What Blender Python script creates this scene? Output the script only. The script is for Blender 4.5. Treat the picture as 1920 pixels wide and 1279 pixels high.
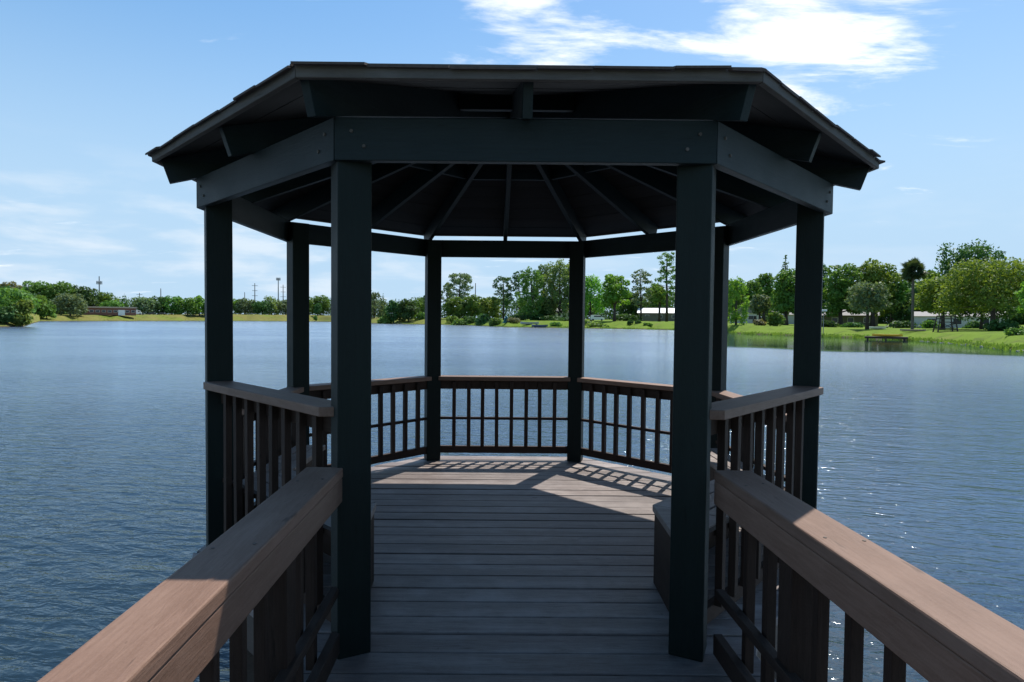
import bpy, math, random
import numpy as np
from math import sin, cos, radians, pi, sqrt, atan2, hypot, tan
from mathutils import Matrix, Vector
random.seed(11); RNG = np.random.default_rng(7)
for o in list(bpy.data.objects): bpy.data.objects.remove(o)
scn = bpy.context.scene
COL = scn.collection

# ------------------------------------------------------------------ camera
CAM = np.array([-0.12865, -4.25794, 1.40918])
YAW, PITCH, ROLL = 0.0032, -0.0316, 0.0087
FPX = 1121.42
_f = np.array([sin(YAW)*cos(PITCH), cos(YAW)*cos(PITCH), sin(PITCH)])
_r = np.array([cos(YAW), -sin(YAW), 0.0]); _u = np.cross(_r, _f)
_R = cos(ROLL)*_r + sin(ROLL)*_u; _U = -sin(ROLL)*_r + cos(ROLL)*_u
cd = bpy.data.cameras.new('camera'); cam = bpy.data.objects.new('camera', cd); COL.objects.link(cam)
cam.matrix_world = Matrix(((_R[0], _U[0], -_f[0], CAM[0]), (_R[1], _U[1], -_f[1], CAM[1]),
                           (_R[2], _U[2], -_f[2], CAM[2]), (0, 0, 0, 1)))
cd.sensor_width = 36; cd.lens = FPX/1920*36
cd.shift_x = (960-925.85)/1920; cd.shift_y = -(639.5-635.57)/1920
cd.clip_start = 0.05; cd.clip_end = 9000
scn.camera = cam

# ------------------------------------------------------------------ sun, sky
SUN_AZ = atan2(0.32, 0.535)            # to the right of straight ahead (+y)
SUN_EL = radians(58)
sd = bpy.data.lights.new('sun', 'SUN'); so = bpy.data.objects.new('sun', sd); COL.objects.link(so)
sd.energy = 5.0; sd.angle = radians(0.53); sd.color = (1.0, 0.95, 0.87)
sdir = Vector((sin(SUN_AZ)*cos(SUN_EL), cos(SUN_AZ)*cos(SUN_EL), sin(SUN_EL)))
so.rotation_euler = sdir.to_track_quat('Z', 'Y').to_euler(); so.location = (30, 50, 80)
scn.view_settings.view_transform = 'Standard'; scn.view_settings.look = 'None'
scn.view_settings.gamma = 1.0; scn.view_settings.exposure = 0.5
scn.view_settings.use_curve_mapping = False

class NT:
    def __init__(s, tree): s.t = tree; s.n = tree.nodes; s.l = tree.links
    def new(s, typ, **kw):
        n = s.n.new(typ)
        for k, v in kw.items(): setattr(n, k, v)
        return n
    def link(s, a, b): s.l.new(a, b)
    def val(s, x, sock):
        if isinstance(x, (int, float)): sock.default_value = x
        elif isinstance(x, (tuple, list)): sock.default_value = x
        else: s.link(x, sock)
    def math(s, op, a, b=0.0, c=0.0, clamp=False):
        n = s.new('ShaderNodeMath', operation=op); n.use_clamp = clamp
        s.val(a, n.inputs[0]); s.val(b, n.inputs[1]); s.val(c, n.inputs[2]); return n.outputs[0]
    def mapr(s, v, a, b, c=0.0, d=1.0, smooth=True):
        n = s.new('ShaderNodeMapRange'); n.interpolation_type = 'SMOOTHSTEP' if smooth else 'LINEAR'
        s.val(v, n.inputs[0]); s.val(a, n.inputs[1]); s.val(b, n.inputs[2]); s.val(c, n.inputs[3]); s.val(d, n.inputs[4])
        return n.outputs[0]
    def mix(s, f, a, b, blend='MIX'):
        n = s.new('ShaderNodeMix', data_type='RGBA', blend_type=blend)
        s.val(f, n.inputs[0]); s.val(a, n.inputs[6]); s.val(b, n.inputs[7]); return n.outputs[2]
    def noise(s, vec, scale, detail=4, rough=.55, dist=0.0, w=None):
        n = s.new('ShaderNodeTexNoise'); 
        if w is not None: n.noise_dimensions = '4D'; n.inputs['W'].default_value = w
        s.link(vec, n.inputs['Vector']); n.inputs['Scale'].default_value = scale; n.inputs['Detail'].default_value = detail
        n.inputs['Roughness'].default_value = rough; n.inputs['Distortion'].default_value = dist
        return n.outputs[0]
    def mapping(s, vec, scale=(1, 1, 1), loc=(0, 0, 0), rot=(0, 0, 0)):
        n = s.new('ShaderNodeMapping'); s.link(vec, n.inputs[0])
        n.inputs[1].default_value = loc; n.inputs[2].default_value = rot; n.inputs[3].default_value = scale
        return n.outputs[0]

world = bpy.data.worlds.new('World'); scn.world = world; world.use_nodes = True
world.node_tree.nodes.clear(); w = NT(world.node_tree)
sky = w.new('ShaderNodeTexSky', sky_type='NISHITA'); sky.sun_disc = False
sky.sun_elevation = SUN_EL; sky.sun_rotation = SUN_AZ
sky.altitude = 30; sky.air_density = 1.0; sky.dust_density = 0.3; sky.ozone_density = 1.0
tc = w.new('ShaderNodeTexCoord'); d = tc.outputs['Generated']
sp = w.new('ShaderNodeSeparateXYZ'); w.link(d, sp.inputs[0])
zc = w.math('ADD', w.math('MAXIMUM', sp.outputs[2], 0.0), 0.12)
pl = w.new('ShaderNodeCombineXYZ')
w.link(w.math('DIVIDE', sp.outputs[0], zc), pl.inputs[0]); w.link(w.math('DIVIDE', sp.outputs[1], zc), pl.inputs[1])
pv = pl.outputs[0]
# high broken cloud, streaked with the wind, in drifts
drift = w.noise(w.mapping(pv, (.55, .75, 1), (3.1, .4, 0), (0, 0, .5)), .8, 2, .5)
hi = w.noise(w.mapping(pv, (1.0, 2.6, 1), (0.3, 1.9, 0), (0, 0, .25)), 1.5, 9, .62, .35)
def lobe(az, el, k):
    v = (sin(az)*cos(el), cos(az)*cos(el), sin(el))
    n = w.new('ShaderNodeVectorMath', operation='DOT_PRODUCT'); w.link(d, n.inputs[0]); n.inputs[1].default_value = v
    nn = w.new('ShaderNodeVectorMath', operation='LENGTH'); w.link(d, nn.inputs[0])
    return w.mapr(w.math('DIVIDE', n.outputs['Value'], nn.outputs['Value']), cos(k), 1.0)
bank = w.math('MAXIMUM', lobe(radians(31), radians(35), radians(22)), lobe(radians(4), radians(34), radians(15)))
den = w.math('ADD', w.math('ADD', hi, w.math('MULTIPLY', drift, .45)), w.math('MULTIPLY', bank, .20))
high = w.math('MULTIPLY', w.mapr(den, .83, 1.03), .92)
# low fair-weather cumulus near the horizon
lowv = w.new('ShaderNodeCombineXYZ')
w.link(w.math('ARCTAN2', sp.outputs[0], sp.outputs[1]), lowv.inputs[0]); w.link(sp.outputs[2], lowv.inputs[1])
ln = w.noise(w.mapping(lowv.outputs[0], (2.6, 11, 1), (1.7, .2, 0)), 2.2, 7, .55, .2)
lband = w.math('MULTIPLY', w.mapr(sp.outputs[2], .0, .05), w.mapr(sp.outputs[2], .26, .10))
lwest = w.mapr(lowv.outputs[0].node.inputs[0].links[0].from_socket, .3, -.35, .25, 1.0)
low = w.math('MULTIPLY', w.math('MULTIPLY', w.mapr(ln, .42, .66), lband), w.math('MULTIPLY', lwest, .5))
gm = w.new('ShaderNodeGamma'); w.link(sky.outputs[0], gm.inputs[0]); gm.inputs[1].default_value = .6
hs_ = w.new('ShaderNodeHueSaturation'); w.link(gm.outputs[0], hs_.inputs['Color']); hs_.inputs['Saturation'].default_value = 1.68; hs_.inputs['Value'].default_value = 1.56
skyc = w.mix(w.mapr(sp.outputs[2], .50, .06, 0.0, .95), hs_.outputs[0], (2.35, 3.35, 4.4, 1))
c1 = w.mix(low, skyc, (4.6, 4.8, 5.0, 1))
hic = (6.0, 6.05, 6.1, 1)
c2 = w.mix(high, c1, hic)
bg = w.new('ShaderNodeBackground'); w.link(c2, bg.inputs[0]); bg.inputs[1].default_value = 0.15
wo = w.new('ShaderNodeOutputWorld'); w.link(bg.outputs[0], wo.inputs[0])

# ------------------------------------------------------------------ materials
def newmat(name):
    m = bpy.data.materials.new(name); m.use_nodes = True; m.node_tree.nodes.clear()
    t = NT(m.node_tree); out = t.new('ShaderNodeOutputMaterial'); return m, t, out
def princ(t, out, col, rough=.6, spec=.5, normal=None):
    b = t.new('ShaderNodeBsdfPrincipled'); t.val(col, b.inputs['Base Color']); t.val(rough, b.inputs['Roughness'])
    b.inputs['Specular IOR Level'].default_value = spec
    if normal is not None: t.link(normal, b.inputs['Normal'])
    t.link(b.outputs[0], out.inputs[0]); return b
def bump(t, h, strength, dist):
    n = t.new('ShaderNodeBump'); n.inputs['Strength'].default_value = strength; n.inputs['Distance'].default_value = dist
    t.link(h, n.inputs['Height']); return n.outputs[0]

def wood(name, c1, c2, worn, wear=.5, rough=.55, axis='X', spec=.5, grain=.5, relief=.004):
    """painted / stained board; grain runs along the given object axis"""
    m, t, out = newmat(name)
    tcn = t.new('ShaderNodeTexCoord'); oi = t.new('ShaderNodeObjectInfo')
    off = t.new('ShaderNodeVectorMath', operation='ADD'); t.link(tcn.outputs['Object'], off.inputs[0])
    rr = t.math('MULTIPLY', oi.outputs['Random'], 37.0)
    cx = t.new('ShaderNodeCombineXYZ'); t.link(rr, cx.inputs[0]); t.link(rr, cx.inputs[1]); t.link(rr, cx.inputs[2])
    t.link(cx.outputs[0], off.inputs[1]); v = off.outputs[0]
    sc = {'X': (3.0, 34, 34), 'Y': (34, 3.0, 34), 'Z': (34, 34, 3.0)}[axis]
    sc2 = {'X': (.5, 6, 6), 'Y': (6, .5, 6), 'Z': (6, 6, .5)}[axis]
    g = t.noise(t.mapping(v, sc), 2.6, 9, .72, .8)
    fine = t.noise(v, 210.0, 4, .7)
    b = t.noise(t.mapping(v, sc2), 1.6, 5, .6, .4)
    blot = t.noise(v, 4.5, 5, .6)
    spots = t.noise(v, 38.0, 3, .6)
    c = t.mix(t.mapr(t.math('ADD', t.math('MULTIPLY', g, .72), t.math('MULTIPLY', fine, .28)), .34, .66), c1, c2)
    wr = t.math('MULTIPLY', t.mapr(t.math('ADD', t.math('MULTIPLY', b, .6), t.math('MULTIPLY', blot, .5)), .48, .72), wear)
    c = t.mix(wr, c, worn)
    dk_ = (c1[0]*.3, c1[1]*.3, c1[2]*.3, 1)
    sc3 = {'X': (5, 30, 30), 'Y': (30, 5, 30), 'Z': (30, 30, 5)}[axis]
    fl = t.noise(t.mapping(v, sc3), 1.0, 3, .6, .3)
    c = t.mix(t.math('MULTIPLY', t.mapr(fl, .66, .76), .6), c, dk_)
    c = t.mix(t.math('MULTIPLY', t.mapr(spots, .68, .76), .45), c, dk_)
    vo = t.new('ShaderNodeTexVoronoi'); t.link(t.mapping(v, {'X': (1.1, 2.6, 2.6), 'Y': (2.6, 1.1, 2.6), 'Z': (2.6, 2.6, 1.1)}[axis]), vo.inputs['Vector']); vo.inputs['Scale'].default_value = 1.3
    kn = t.math('ADD', vo.outputs['Distance'], t.math('MULTIPLY', spots, .03))
    c = t.mix(t.math('MULTIPLY', t.mapr(kn, .062, .038), .8), c, dk_)
    hsv = t.new('ShaderNodeHueSaturation'); t.link(c, hsv.inputs['Color'])
    t.link(t.math('ADD', t.math('MULTIPLY', oi.outputs['Random'], .34), .83), hsv.inputs['Value'])
    r = t.math('ADD', t.math('MULTIPLY', blot, .25), rough-.12)
    h = t.math('ADD', t.math('ADD', t.math('MULTIPLY', g, grain), t.math('MULTIPLY', fine, .12)), t.math('MULTIPLY', blot, .25))
    princ(t, out, hsv.outputs[0], r, spec, bump(t, h, .8, relief))
    return m
def solid(name, col, rough=.6, var=.25, scale=3.0, spec=.5, metallic=0.0):
    m, t, out = newmat(name); tcn = t.new('ShaderNodeTexCoord')
    n = t.noise(tcn.outputs['Object'], scale, 5, .6)
    lo = tuple(c*(1-var) for c in col[:3])+(1,); hi_ = tuple(min(1, c*(1+var)) for c in col[:3])+(1,)
    b = princ(t, out, t.mix(n, lo, hi_), rough, spec); b.inputs['Metallic'].default_value = metallic
    return m
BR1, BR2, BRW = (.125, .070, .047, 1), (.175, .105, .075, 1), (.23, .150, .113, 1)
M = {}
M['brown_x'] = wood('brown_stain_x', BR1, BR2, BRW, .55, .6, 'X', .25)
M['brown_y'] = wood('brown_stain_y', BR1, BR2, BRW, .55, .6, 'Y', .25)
M['brown_shade_z'] = wood('brown_stain_shaded_z', (.024, .014, .010, 1), (.040, .024, .018, 1), (.06, .04, .03, 1), .4, .65, 'Z', .15)  # same stain as the caps; shade mixed in as a darker colour
M['brown_shade_x'] = wood('brown_stain_shaded_x', (.024, .014, .010, 1), (.040, .024, .018, 1), (.06, .04, .03, 1), .4, .65, 'X', .15)  # cap stain darkened: shade put into the colour of rails and bench panels
M['deck'] = wood('deck_board', (.095, .072, .064, 1), (.170, .134, .120, 1), (.25, .212, .196, 1), .8, .52, 'X', .35, .7, .006)
M['brown_shade_y'] = wood('brown_stain_shaded_y', (.024, .014, .010, 1), (.040, .024, .018, 1), (.06, .04, .03, 1), .4, .65, 'Y', .2)  # darker copy of the cap stain, carrying the shade on lower and outer rails
M['green_z'] = wood('green_paint_z', (.003, .0075, .0065, 1), (.005, .011, .0095, 1), (.009, .017, .015, 1), .3, .55, 'Z', .2)
M['green_x'] = wood('green_paint_x', (.005, .0115, .0125, 1), (.008, .017, .0185, 1), (.014, .026, .028, 1), .35, .55, 'X', .25)
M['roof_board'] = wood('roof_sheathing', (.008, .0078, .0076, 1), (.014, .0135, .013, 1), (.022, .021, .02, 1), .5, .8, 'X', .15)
M['trim'] = wood('eave_trim', (.065, .058, .052, 1), (.095, .086, .078, 1), (.13, .118, .108, 1), .6, .75, 'X', .2)
M['shingle'] = solid('asphalt_shingle', (.075, .055, .045), .95, .55, 60)
M['joist'] = wood('joist_wood', (.05, .035, .027, 1), (.09, .065, .05, 1), (.1, .08, .065, 1), .5, .7, 'X')

def leafmat(name, col, col2, trans=.35, rough=.55):
    m, t, out = newmat(name)
    g = t.new('ShaderNodeNewGeometry'); oi = t.new('ShaderNodeObjectInfo')
    big = t.noise(g.outputs['Position'], .22, 4, .6)
    f = t.math('ADD', t.math('MULTIPLY', g.outputs['Random Per Island'], .55), t.math('MULTIPLY', t.mapr(big, .3, .7), .45))
    c = t.mix(f, col+(1,), col2+(1,))
    hs = t.new('ShaderNodeHueSaturation'); t.link(c, hs.inputs['Color'])
    t.link(t.math('ADD', t.math('MULTIPLY', oi.outputs['Random'], .035), .4825), hs.inputs['Hue'])
    t.link(t.math('ADD', t.math('MULTIPLY', oi.outputs['Random'], .4), .8), hs.inputs['Value'])
    c = hs.outputs[0]
    b = t.new('ShaderNodeBsdfPrincipled'); t.link(c, b.inputs['Base Color']); b.inputs['Roughness'].default_value = rough
    b.inputs['Specular IOR Level'].default_value = .12
    tr = t.new('ShaderNodeBsdfTranslucent'); t.link(t.mix(1.0, c, (1.5, 1.35, .6, 1), 'MULTIPLY'), tr.inputs[0])
    mx = t.new('ShaderNodeMixShader'); mx.inputs[0].default_value = trans
    t.link(b.outputs[0], mx.inputs[1]); t.link(tr.outputs[0], mx.inputs[2]); t.link(mx.outputs[0], out.inputs[0])
    return m
L = {
 'mid': leafmat('leaf_mid_green', (0.065, 0.142, 0.030), (0.128, 0.250, 0.057)),
 'dark': leafmat('leaf_dark_green', (0.035, 0.089, 0.027), (0.074, 0.155, 0.046), .28),
 'bright': leafmat('leaf_bright_green', (0.095, 0.216, 0.030), (0.176, 0.351, 0.061), .42),
 'olive': leafmat('leaf_yellow_green', (0.080, 0.150, 0.028), (0.185, 0.290, 0.060), .36),
 'grey': leafmat('leaf_grey_green', (0.084, 0.135, 0.068), (0.155, 0.223, 0.119), .3),
 'pale': leafmat('leaf_pale_green', (0.108, 0.189, 0.065), (0.196, 0.304, 0.115), .45),
 'brown': leafmat('leaf_brownish', (0.115, 0.119, 0.061), (0.189, 0.189, 0.101), .3),
 'palm': leafmat('leaf_palm', (0.046, 0.084, 0.038), (0.095, 0.142, 0.061), .2, .4),
}
M['bark'] = solid('bark', (.055, .042, .032), .9, .5, 4)
M['palebark'] = solid('pale_bark', (.11, .095, .08), .9, .4, 4)

def ground_mat():
    m, t, out = newmat('lawn_and_bank'); g = t.new('ShaderNodeNewGeometry'); p = g.outputs['Position']
    a = t.noise(p, .05, 5, .6); b = t.noise(p, 1.3, 4, .6)
    s = t.new('ShaderNodeSeparateXYZ'); t.link(p, s.inputs[0])
    c = t.mix(b, (.078, .135, .010, 1), (.130, .195, .018, 1))
    dry = t.mix(b, (.11, .115, .026, 1), (.19, .165, .05, 1))
    # rough uncut grass on the bank across the lake, lawn by the houses
    f = t.math('MULTIPLY', t.mapr(s.outputs[0], 10.0, -60.0), t.mapr(a, .3, .6, .35, 1.0))
    c = t.mix(f, c, dry)
    pat = t.noise(p, .35, 5, .65, .4)
    c = t.mix(t.math('MULTIPLY', t.mapr(pat, .5, .68), .65), c, (.050, .075, .014, 1))
    c = t.mix(t.math('MULTIPLY', t.mapr(t.noise(p, .16, 4, .6), .58, .7), .5), c, (.13, .115, .045, 1))
    mud = t.mapr(s.outputs[2], -.55, -.82)
    c = t.mix(mud, c, (.055, .048, .03, 1))
    bed = t.mapr(s.outputs[2], -1.0, -1.25)
    peb = t.noise(p, 9.0, 4, .7)
    c = t.mix(bed, c, t.mix(t.mapr(peb, .4, .7), (.020, .026, .024, 1), (.085, .083, .066, 1)))
    princ(t, out, c, .95, .1); return m
M['ground'] = ground_mat()

WATER_Z = -0.9
def water_mat():
    m, t, out = newmat('lake_water'); g = t.new('ShaderNodeNewGeometry'); p = g.outputs['Position']
    at_ = t.new('ShaderNodeAttribute'); at_.attribute_name = 'calm'
    rp = t.mapping(p, (1, 1, 1), (0, 0, 0), (0, 0, .22))
    gust = t.noise(t.mapping(p, (.03, .07, 1)), 1.0, 4, .55, .3)
    n1 = t.noise(t.mapping(rp, (3.4, 8.5, 1)), 1.0, 3, .55, .5)
    n2 = t.noise(t.mapping(rp, (.9, 2.3, 1)), 1.0, 2, .5, .4)
    n3 = t.noise(t.mapping(rp, (9, 18, 1)), 1.0, 2, .5, .3)
    amp = t.math('MULTIPLY', t.mapr(gust, .3, .7, .6, 1.3), t.mapr(at_.outputs['Fac'], 0, 1, 1.0, .07))
    h = t.math('MULTIPLY', t.math('ADD', t.math('ADD', n1, t.math('MULTIPLY', n2, 1.7)), t.math('MULTIPLY', n3, .22)), amp)
    nb = bump(t, h, 1.0, .030)
    fr = t.new('ShaderNodeFresnel'); fr.inputs[0].default_value = 1.36; t.link(nb, fr.inputs['Normal'])
    gl = t.new('ShaderNodeBsdfGlossy');  t.link(nb, gl.inputs['Normal'])
    gl.inputs['Color'].default_value = (.86, .94, 1, 1)
    trn = t.new('ShaderNodeBsdfTransparent'); trn.inputs[0].default_value = (.42, .58, .64, 1)
    # dark weedy shallows left of the pier, open water blue plus painted sky reflection
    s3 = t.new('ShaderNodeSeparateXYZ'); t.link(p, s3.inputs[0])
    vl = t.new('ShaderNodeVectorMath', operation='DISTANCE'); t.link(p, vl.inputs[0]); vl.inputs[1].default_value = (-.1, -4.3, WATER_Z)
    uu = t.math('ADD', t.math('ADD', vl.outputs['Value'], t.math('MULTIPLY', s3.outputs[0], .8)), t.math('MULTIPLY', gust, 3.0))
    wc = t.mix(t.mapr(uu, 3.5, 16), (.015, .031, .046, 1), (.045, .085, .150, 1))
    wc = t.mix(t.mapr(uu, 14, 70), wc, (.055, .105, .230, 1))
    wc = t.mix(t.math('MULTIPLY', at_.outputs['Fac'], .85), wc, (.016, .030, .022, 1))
    rg = t.mapr(vl.outputs['Value'], 6, 45, .11, .178)
    t.link(t.math('MULTIPLY', rg, t.mapr(at_.outputs['Fac'], 0, 1, 1.0, .12)), gl.inputs['Roughness'])
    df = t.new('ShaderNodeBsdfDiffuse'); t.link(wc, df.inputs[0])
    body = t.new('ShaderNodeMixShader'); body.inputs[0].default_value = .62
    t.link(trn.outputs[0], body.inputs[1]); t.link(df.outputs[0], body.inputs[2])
    mx = t.new('ShaderNodeMixShader'); t.link(fr.outputs[0], mx.inputs[0]); t.link(body.outputs[0], mx.inputs[1]); t.link(gl.outputs[0], mx.inputs[2])
    t.link(mx.outputs[0], out.inputs[0]); return m
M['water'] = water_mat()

# ------------------------------------------------------------------ mesh helpers
class MB:
    def __init__(s): s.v = []; s.f = []
    def add(s, vs, fs):
        b = len(s.v); s.v += [tuple(map(float, q)) for q in vs]; s.f += [tuple(b+i for i in q) for q in fs]; return s
    def hexa(s, p):   # p: 4 bottom (ccw) + 4 top
        return s.add(p, [(3, 2, 1, 0), (4, 5, 6, 7), (0, 1, 5, 4), (1, 2, 6, 5), (2, 3, 7, 6), (3, 0, 4, 7)])
    def box(s, c, sz, rz=0.0):
        hx, hy, hz = sz[0]/2, sz[1]/2, sz[2]/2; k, n = cos(rz), sin(rz); ps = []
        for z in (-hz, hz):
            for x, y in ((-hx, -hy), (hx, -hy), (hx, hy), (-hx, hy)):
                ps.append((c[0]+x*k-y*n, c[1]+x*n+y*k, c[2]+z))
        return s.hexa(ps)
    def prism(s, poly, z0, z1):
        n = len(poly)
        vs = [(x, y, z0) for x, y in poly]+[(x, y, z1) for x, y in poly]
        fs = [tuple(range(n-1, -1, -1)), tuple(range(n, 2*n))]+[(i, (i+1) % n, n+(i+1) % n, n+i) for i in range(n)]
        return s.add(vs, fs)
    def tube(s, pts, rad, n=8, cap=True):
        pts = [Vector(p) for p in pts]; b = len(s.v); m = len(pts); up = Vector((0, 0, 1))
        for i, p in enumerate(pts):
            d_ = (pts[min(i+1, m-1)]-pts[max(i-1, 0)]).normalized()
            a = d_.cross(up if abs(d_.z) < .95 else Vector((1, 0, 0))).normalized(); c = d_.cross(a)
            for k in range(n):
                q = p+(a*cos(2*pi*k/n)+c*sin(2*pi*k/n))*rad[i]; s.v.append(tuple(q))
        for i in range(m-1):
            for k in range(n):
                k2 = (k+1) % n; s.f.append((b+i*n+k, b+i*n+k2, b+(i+1)*n+k2, b+(i+1)*n+k))
        if cap: s.f.append(tuple(b+k for k in range(n-1, -1, -1))); s.f.append(tuple(b+(m-1)*n+k for k in range(n)))
        return s
    def mesh(s, name):
        me = bpy.data.meshes.new(name); me.from_pydata(s.v, [], s.f); me.update(); return me
    def build(s, name, mat, parent=None, bevel=0.0, smooth=False, loc=None, rz=None):
        return link(name, s.mesh(name), mat, parent, bevel, smooth, loc, rz)
def link(name, me, mat, parent=None, bevel=0.0, smooth=False, loc=None, rz=None):
    if mat is not None and not me.materials: me.materials.append(mat)
    if smooth: me.shade_smooth()
    o = bpy.data.objects.new(name, me); COL.objects.link(o)
    if parent is not None: o.parent = parent
    if loc is not None: o.location = loc
    if rz is not None: o.rotation_euler = (0, 0, rz)
    if bevel:
        b = o.modifiers.new('edge', 'BEVEL'); b.width = bevel; b.segments = 2; b.limit_method = 'ANGLE'; b.angle_limit = radians(40)
    return o
def empty(name, loc=(0, 0, 0), rz=0.0):
    o = bpy.data.objects.new(name, None); COL.objects.link(o); o.location = loc; o.rotation_euler = (0, 0, rz); o.empty_display_size = .2; return o
def tag(o, label, cat, group=None):
    o['label'] = label; o['category'] = cat
    if group: o['group'] = group
    return o
def struct(o): o['kind'] = 'structure'; return o
def board(parent, name, a, b, wid, th, mat, bevel=.004, roll_axis='flat'):
    """board from a to b (3d points on its centre line); local x along it. wid = size across (horizontal), th = size in height"""
    a = Vector(a); b = Vector(b); d_ = b-a; Ln = d_.length
    me = MB().box((0, 0, 0), (Ln, wid, th)).mesh(name)
    o = link(name, me, mat, parent, bevel)
    x = d_.normalized(); z = Vector((0, 0, 1)); y = z.cross(x).normalized(); z = x.cross(y)
    mt = Matrix(((x.x, y.x, z.x, (a.x+b.x)/2), (x.y, y.y, z.y, (a.y+b.y)/2), (x.z, y.z, z.z, (a.z+b.z)/2), (0, 0, 0, 1)))
    o.matrix_local = mt
    return o

# ------------------------------------------------------------------ terrain and lake
WZ = -0.9
def px_dir(px, py=605):
    d_ = _f+_R*(px-925.85)/FPX-_U*(py-635.57)/FPX
    h = hypot(d_[0], d_[1]); return d_/h
def px_ang(px): d_ = px_dir(px); return atan2(d_[0], d_[1])
SH = [(-1400, 60, .6), (-500, 110, 1.2), (-150, 150, 1.5), (20, 158, 1.5), (52, 170, 1.6), (75, 330, 1.9), (160, 355, 2.2), (300, 400, 2.8), (430, 470, 4.2), (600, 470, 4.2), (680, 330, 1.9), (760, 285, 1.6),
      (860, 255, 1.4), (950, 196, 1.3), (1050, 186, 1.3), (1150, 181, 1.3), (1260, 170, 1.2), (1400, 128, .8), (1500, 118, .5), (1560, 112, .3), (1700, 103, .3), (1800, 88, .35), (1900, 72, .4), (2100, 58, .5), (2600, 45, .6)]
SA = [px_ang(p) for p, _, _ in SH]; SDs = [q for _, q, _ in SH]; SHh = [q for _, _, q in SH]
SA = [-pi, -2.5, -1.7]+SA+[1.5, 2.3, pi]; SDs = [14, 18, 45]+SDs+[34, 18, 14]; SHh = [.5, .5, .6]+SHh+[.6, .5, .5]
def shore(th): return float(np.interp(th, SA, SDs)), float(np.interp(th, SA, SHh))
def gz(x, y):
    dx, dy = x-CAM[0], y-CAM[1]; th = atan2(dx, dy); r_ = hypot(dx, dy); d_, h = shore(th)
    return prof(r_-d_, h, d_)
def prof(s, h, d_):
    if s <= 0: return WZ-min(2.2, .06+.055*(-s)) if d_ > 25 else WZ-min(1.1, .06+.06*(-s))
    k = max(d_*.09, 8.0)
    if s < 1.2: return WZ+.35*s/1.2
    if s < k: t_ = (s-1.2)/(k-1.2); return WZ+.35+(h-WZ-.35)*(t_*t_*(3-2*t_))
    return h+min((s-k)*.006, 1.5)
NA = 720
rings = [-1e9]+[-60, -30, -16, -8, -4, -2, -1, -.3, 0, .5, 1.2, 3, 6, 10, 16, 24, 34, 50, 80, 140, 260, 600, 1500, 4000]
vs, fs = [], []
for i in range(NA):
    th = -pi+2*pi*i/NA; d_, h = shore(th); jit = 1+.012*sin(th*173)+.008*sin(th*411+1)
    for s in rings:
        s2 = max(s, -d_*jit*.97+.0001*(rings.index(s))) if s < 0 else s
        r_ = max(d_*jit+s2, .02) if s > -1e8 else .01
        z = prof(s2, h, d_)
        if s < -1e8: z = WZ-.85
        if r_ < 30 and s2 < 0: z = max(z, WZ-.85) if th < 0 else z
        vs.append((CAM[0]+sin(th)*r_, CAM[1]+cos(th)*r_, z))
nr = len(rings)
for i in range(NA):
    j = (i+1) % NA
    for k in range(nr-1): fs.append((i*nr+k, i*nr+k+1, j*nr+k+1, j*nr+k))
me = bpy.data.meshes.new('ground'); me.from_pydata(vs, [], fs); me.update()
gr = struct(link('ground', me, M['ground'], smooth=True))
NW = 720; wr = [0, 6, 14, 25, 36, 44, 48, 51, 54, 57, 60, 64, 70, 80, 95, 120, 160, 240, 400, 900]
wv, wf, calm = [], [], []
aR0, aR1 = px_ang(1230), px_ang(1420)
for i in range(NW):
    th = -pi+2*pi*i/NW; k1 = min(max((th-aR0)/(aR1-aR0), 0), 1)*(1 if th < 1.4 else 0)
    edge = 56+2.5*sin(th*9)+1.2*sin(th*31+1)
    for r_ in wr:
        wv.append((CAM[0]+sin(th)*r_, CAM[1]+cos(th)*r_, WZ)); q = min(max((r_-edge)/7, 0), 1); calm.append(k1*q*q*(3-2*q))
nw = len(wr)
for i in range(NW):
    j = (i+1) % NW
    for k in range(nw-1): wf.append((i*nw+k, j*nw+k, j*nw+k+1, i*nw+k+1) if k else (i*nw, j*nw+1, i*nw+1))
me = bpy.data.meshes.new('lake_water'); me.from_pydata(wv, [], wf); me.update()
ca = me.attributes.new('calm', 'FLOAT', 'POINT'); ca.data.foreach_set('value', np.array(calm, np.float32))
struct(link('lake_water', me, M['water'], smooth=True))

# ------------------------------------------------------------------ deck
AP = cos(pi/8)
def octv(i, R):   # 0 FL 1 OL 2 ML 3 RL 4 RR 5 MR 6 OR 7 FR
    a = radians([-112.5, -157.5, 157.5, 112.5, 67.5, 22.5, -22.5, -67.5][i % 8]); return Vector((R*cos(a), R*sin(a), 0))
RD = 2.06; AD = RD*AP; HS = RD*sin(pi/8)
def half(y):
    if y < -AD: return 1.0
    return max(min(AD, AD+HS-abs(y)), 1.0 if y < 0 else HS)
deck = MB()
for y in np.arange(-8.6, 1.95, .8): deck.box((0, y, -.14), (2*min(half(y), half(y+.05))-.12, .045, .19))
for x in (-.78, 0, .78): deck.box((x, -3.35, -.135), (.045, 10.4, .175))
for i in range(8):
    a, b = octv(i, RD-.04), octv(i+1, RD-.04); mid = (a+b)/2; e = b-a
    deck.box((mid.x, mid.y, -.142), (e.length-.03, .04, .185), atan2(e.y, e.x))
for sx in (-1, 1):
    deck.box((sx*.965, -5.35, -.142), (.04, 6.7, .185))
for i in range(8):
    q = octv(i, 1.7); deck.tube([(q.x, q.y, -2.4), (q.x, q.y, -.23)], [.1, .1], 12)
for y in (-3.2, -5.6, -8.0):
    for x in (-.75, .75): deck.tube([(x, y, -2.6), (x, y, -.23)], [.09, .09], 12)
dk = struct(deck.build('deck', M['joist']))
PITCHB = .153; y = AD-.004; k = 0
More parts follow.
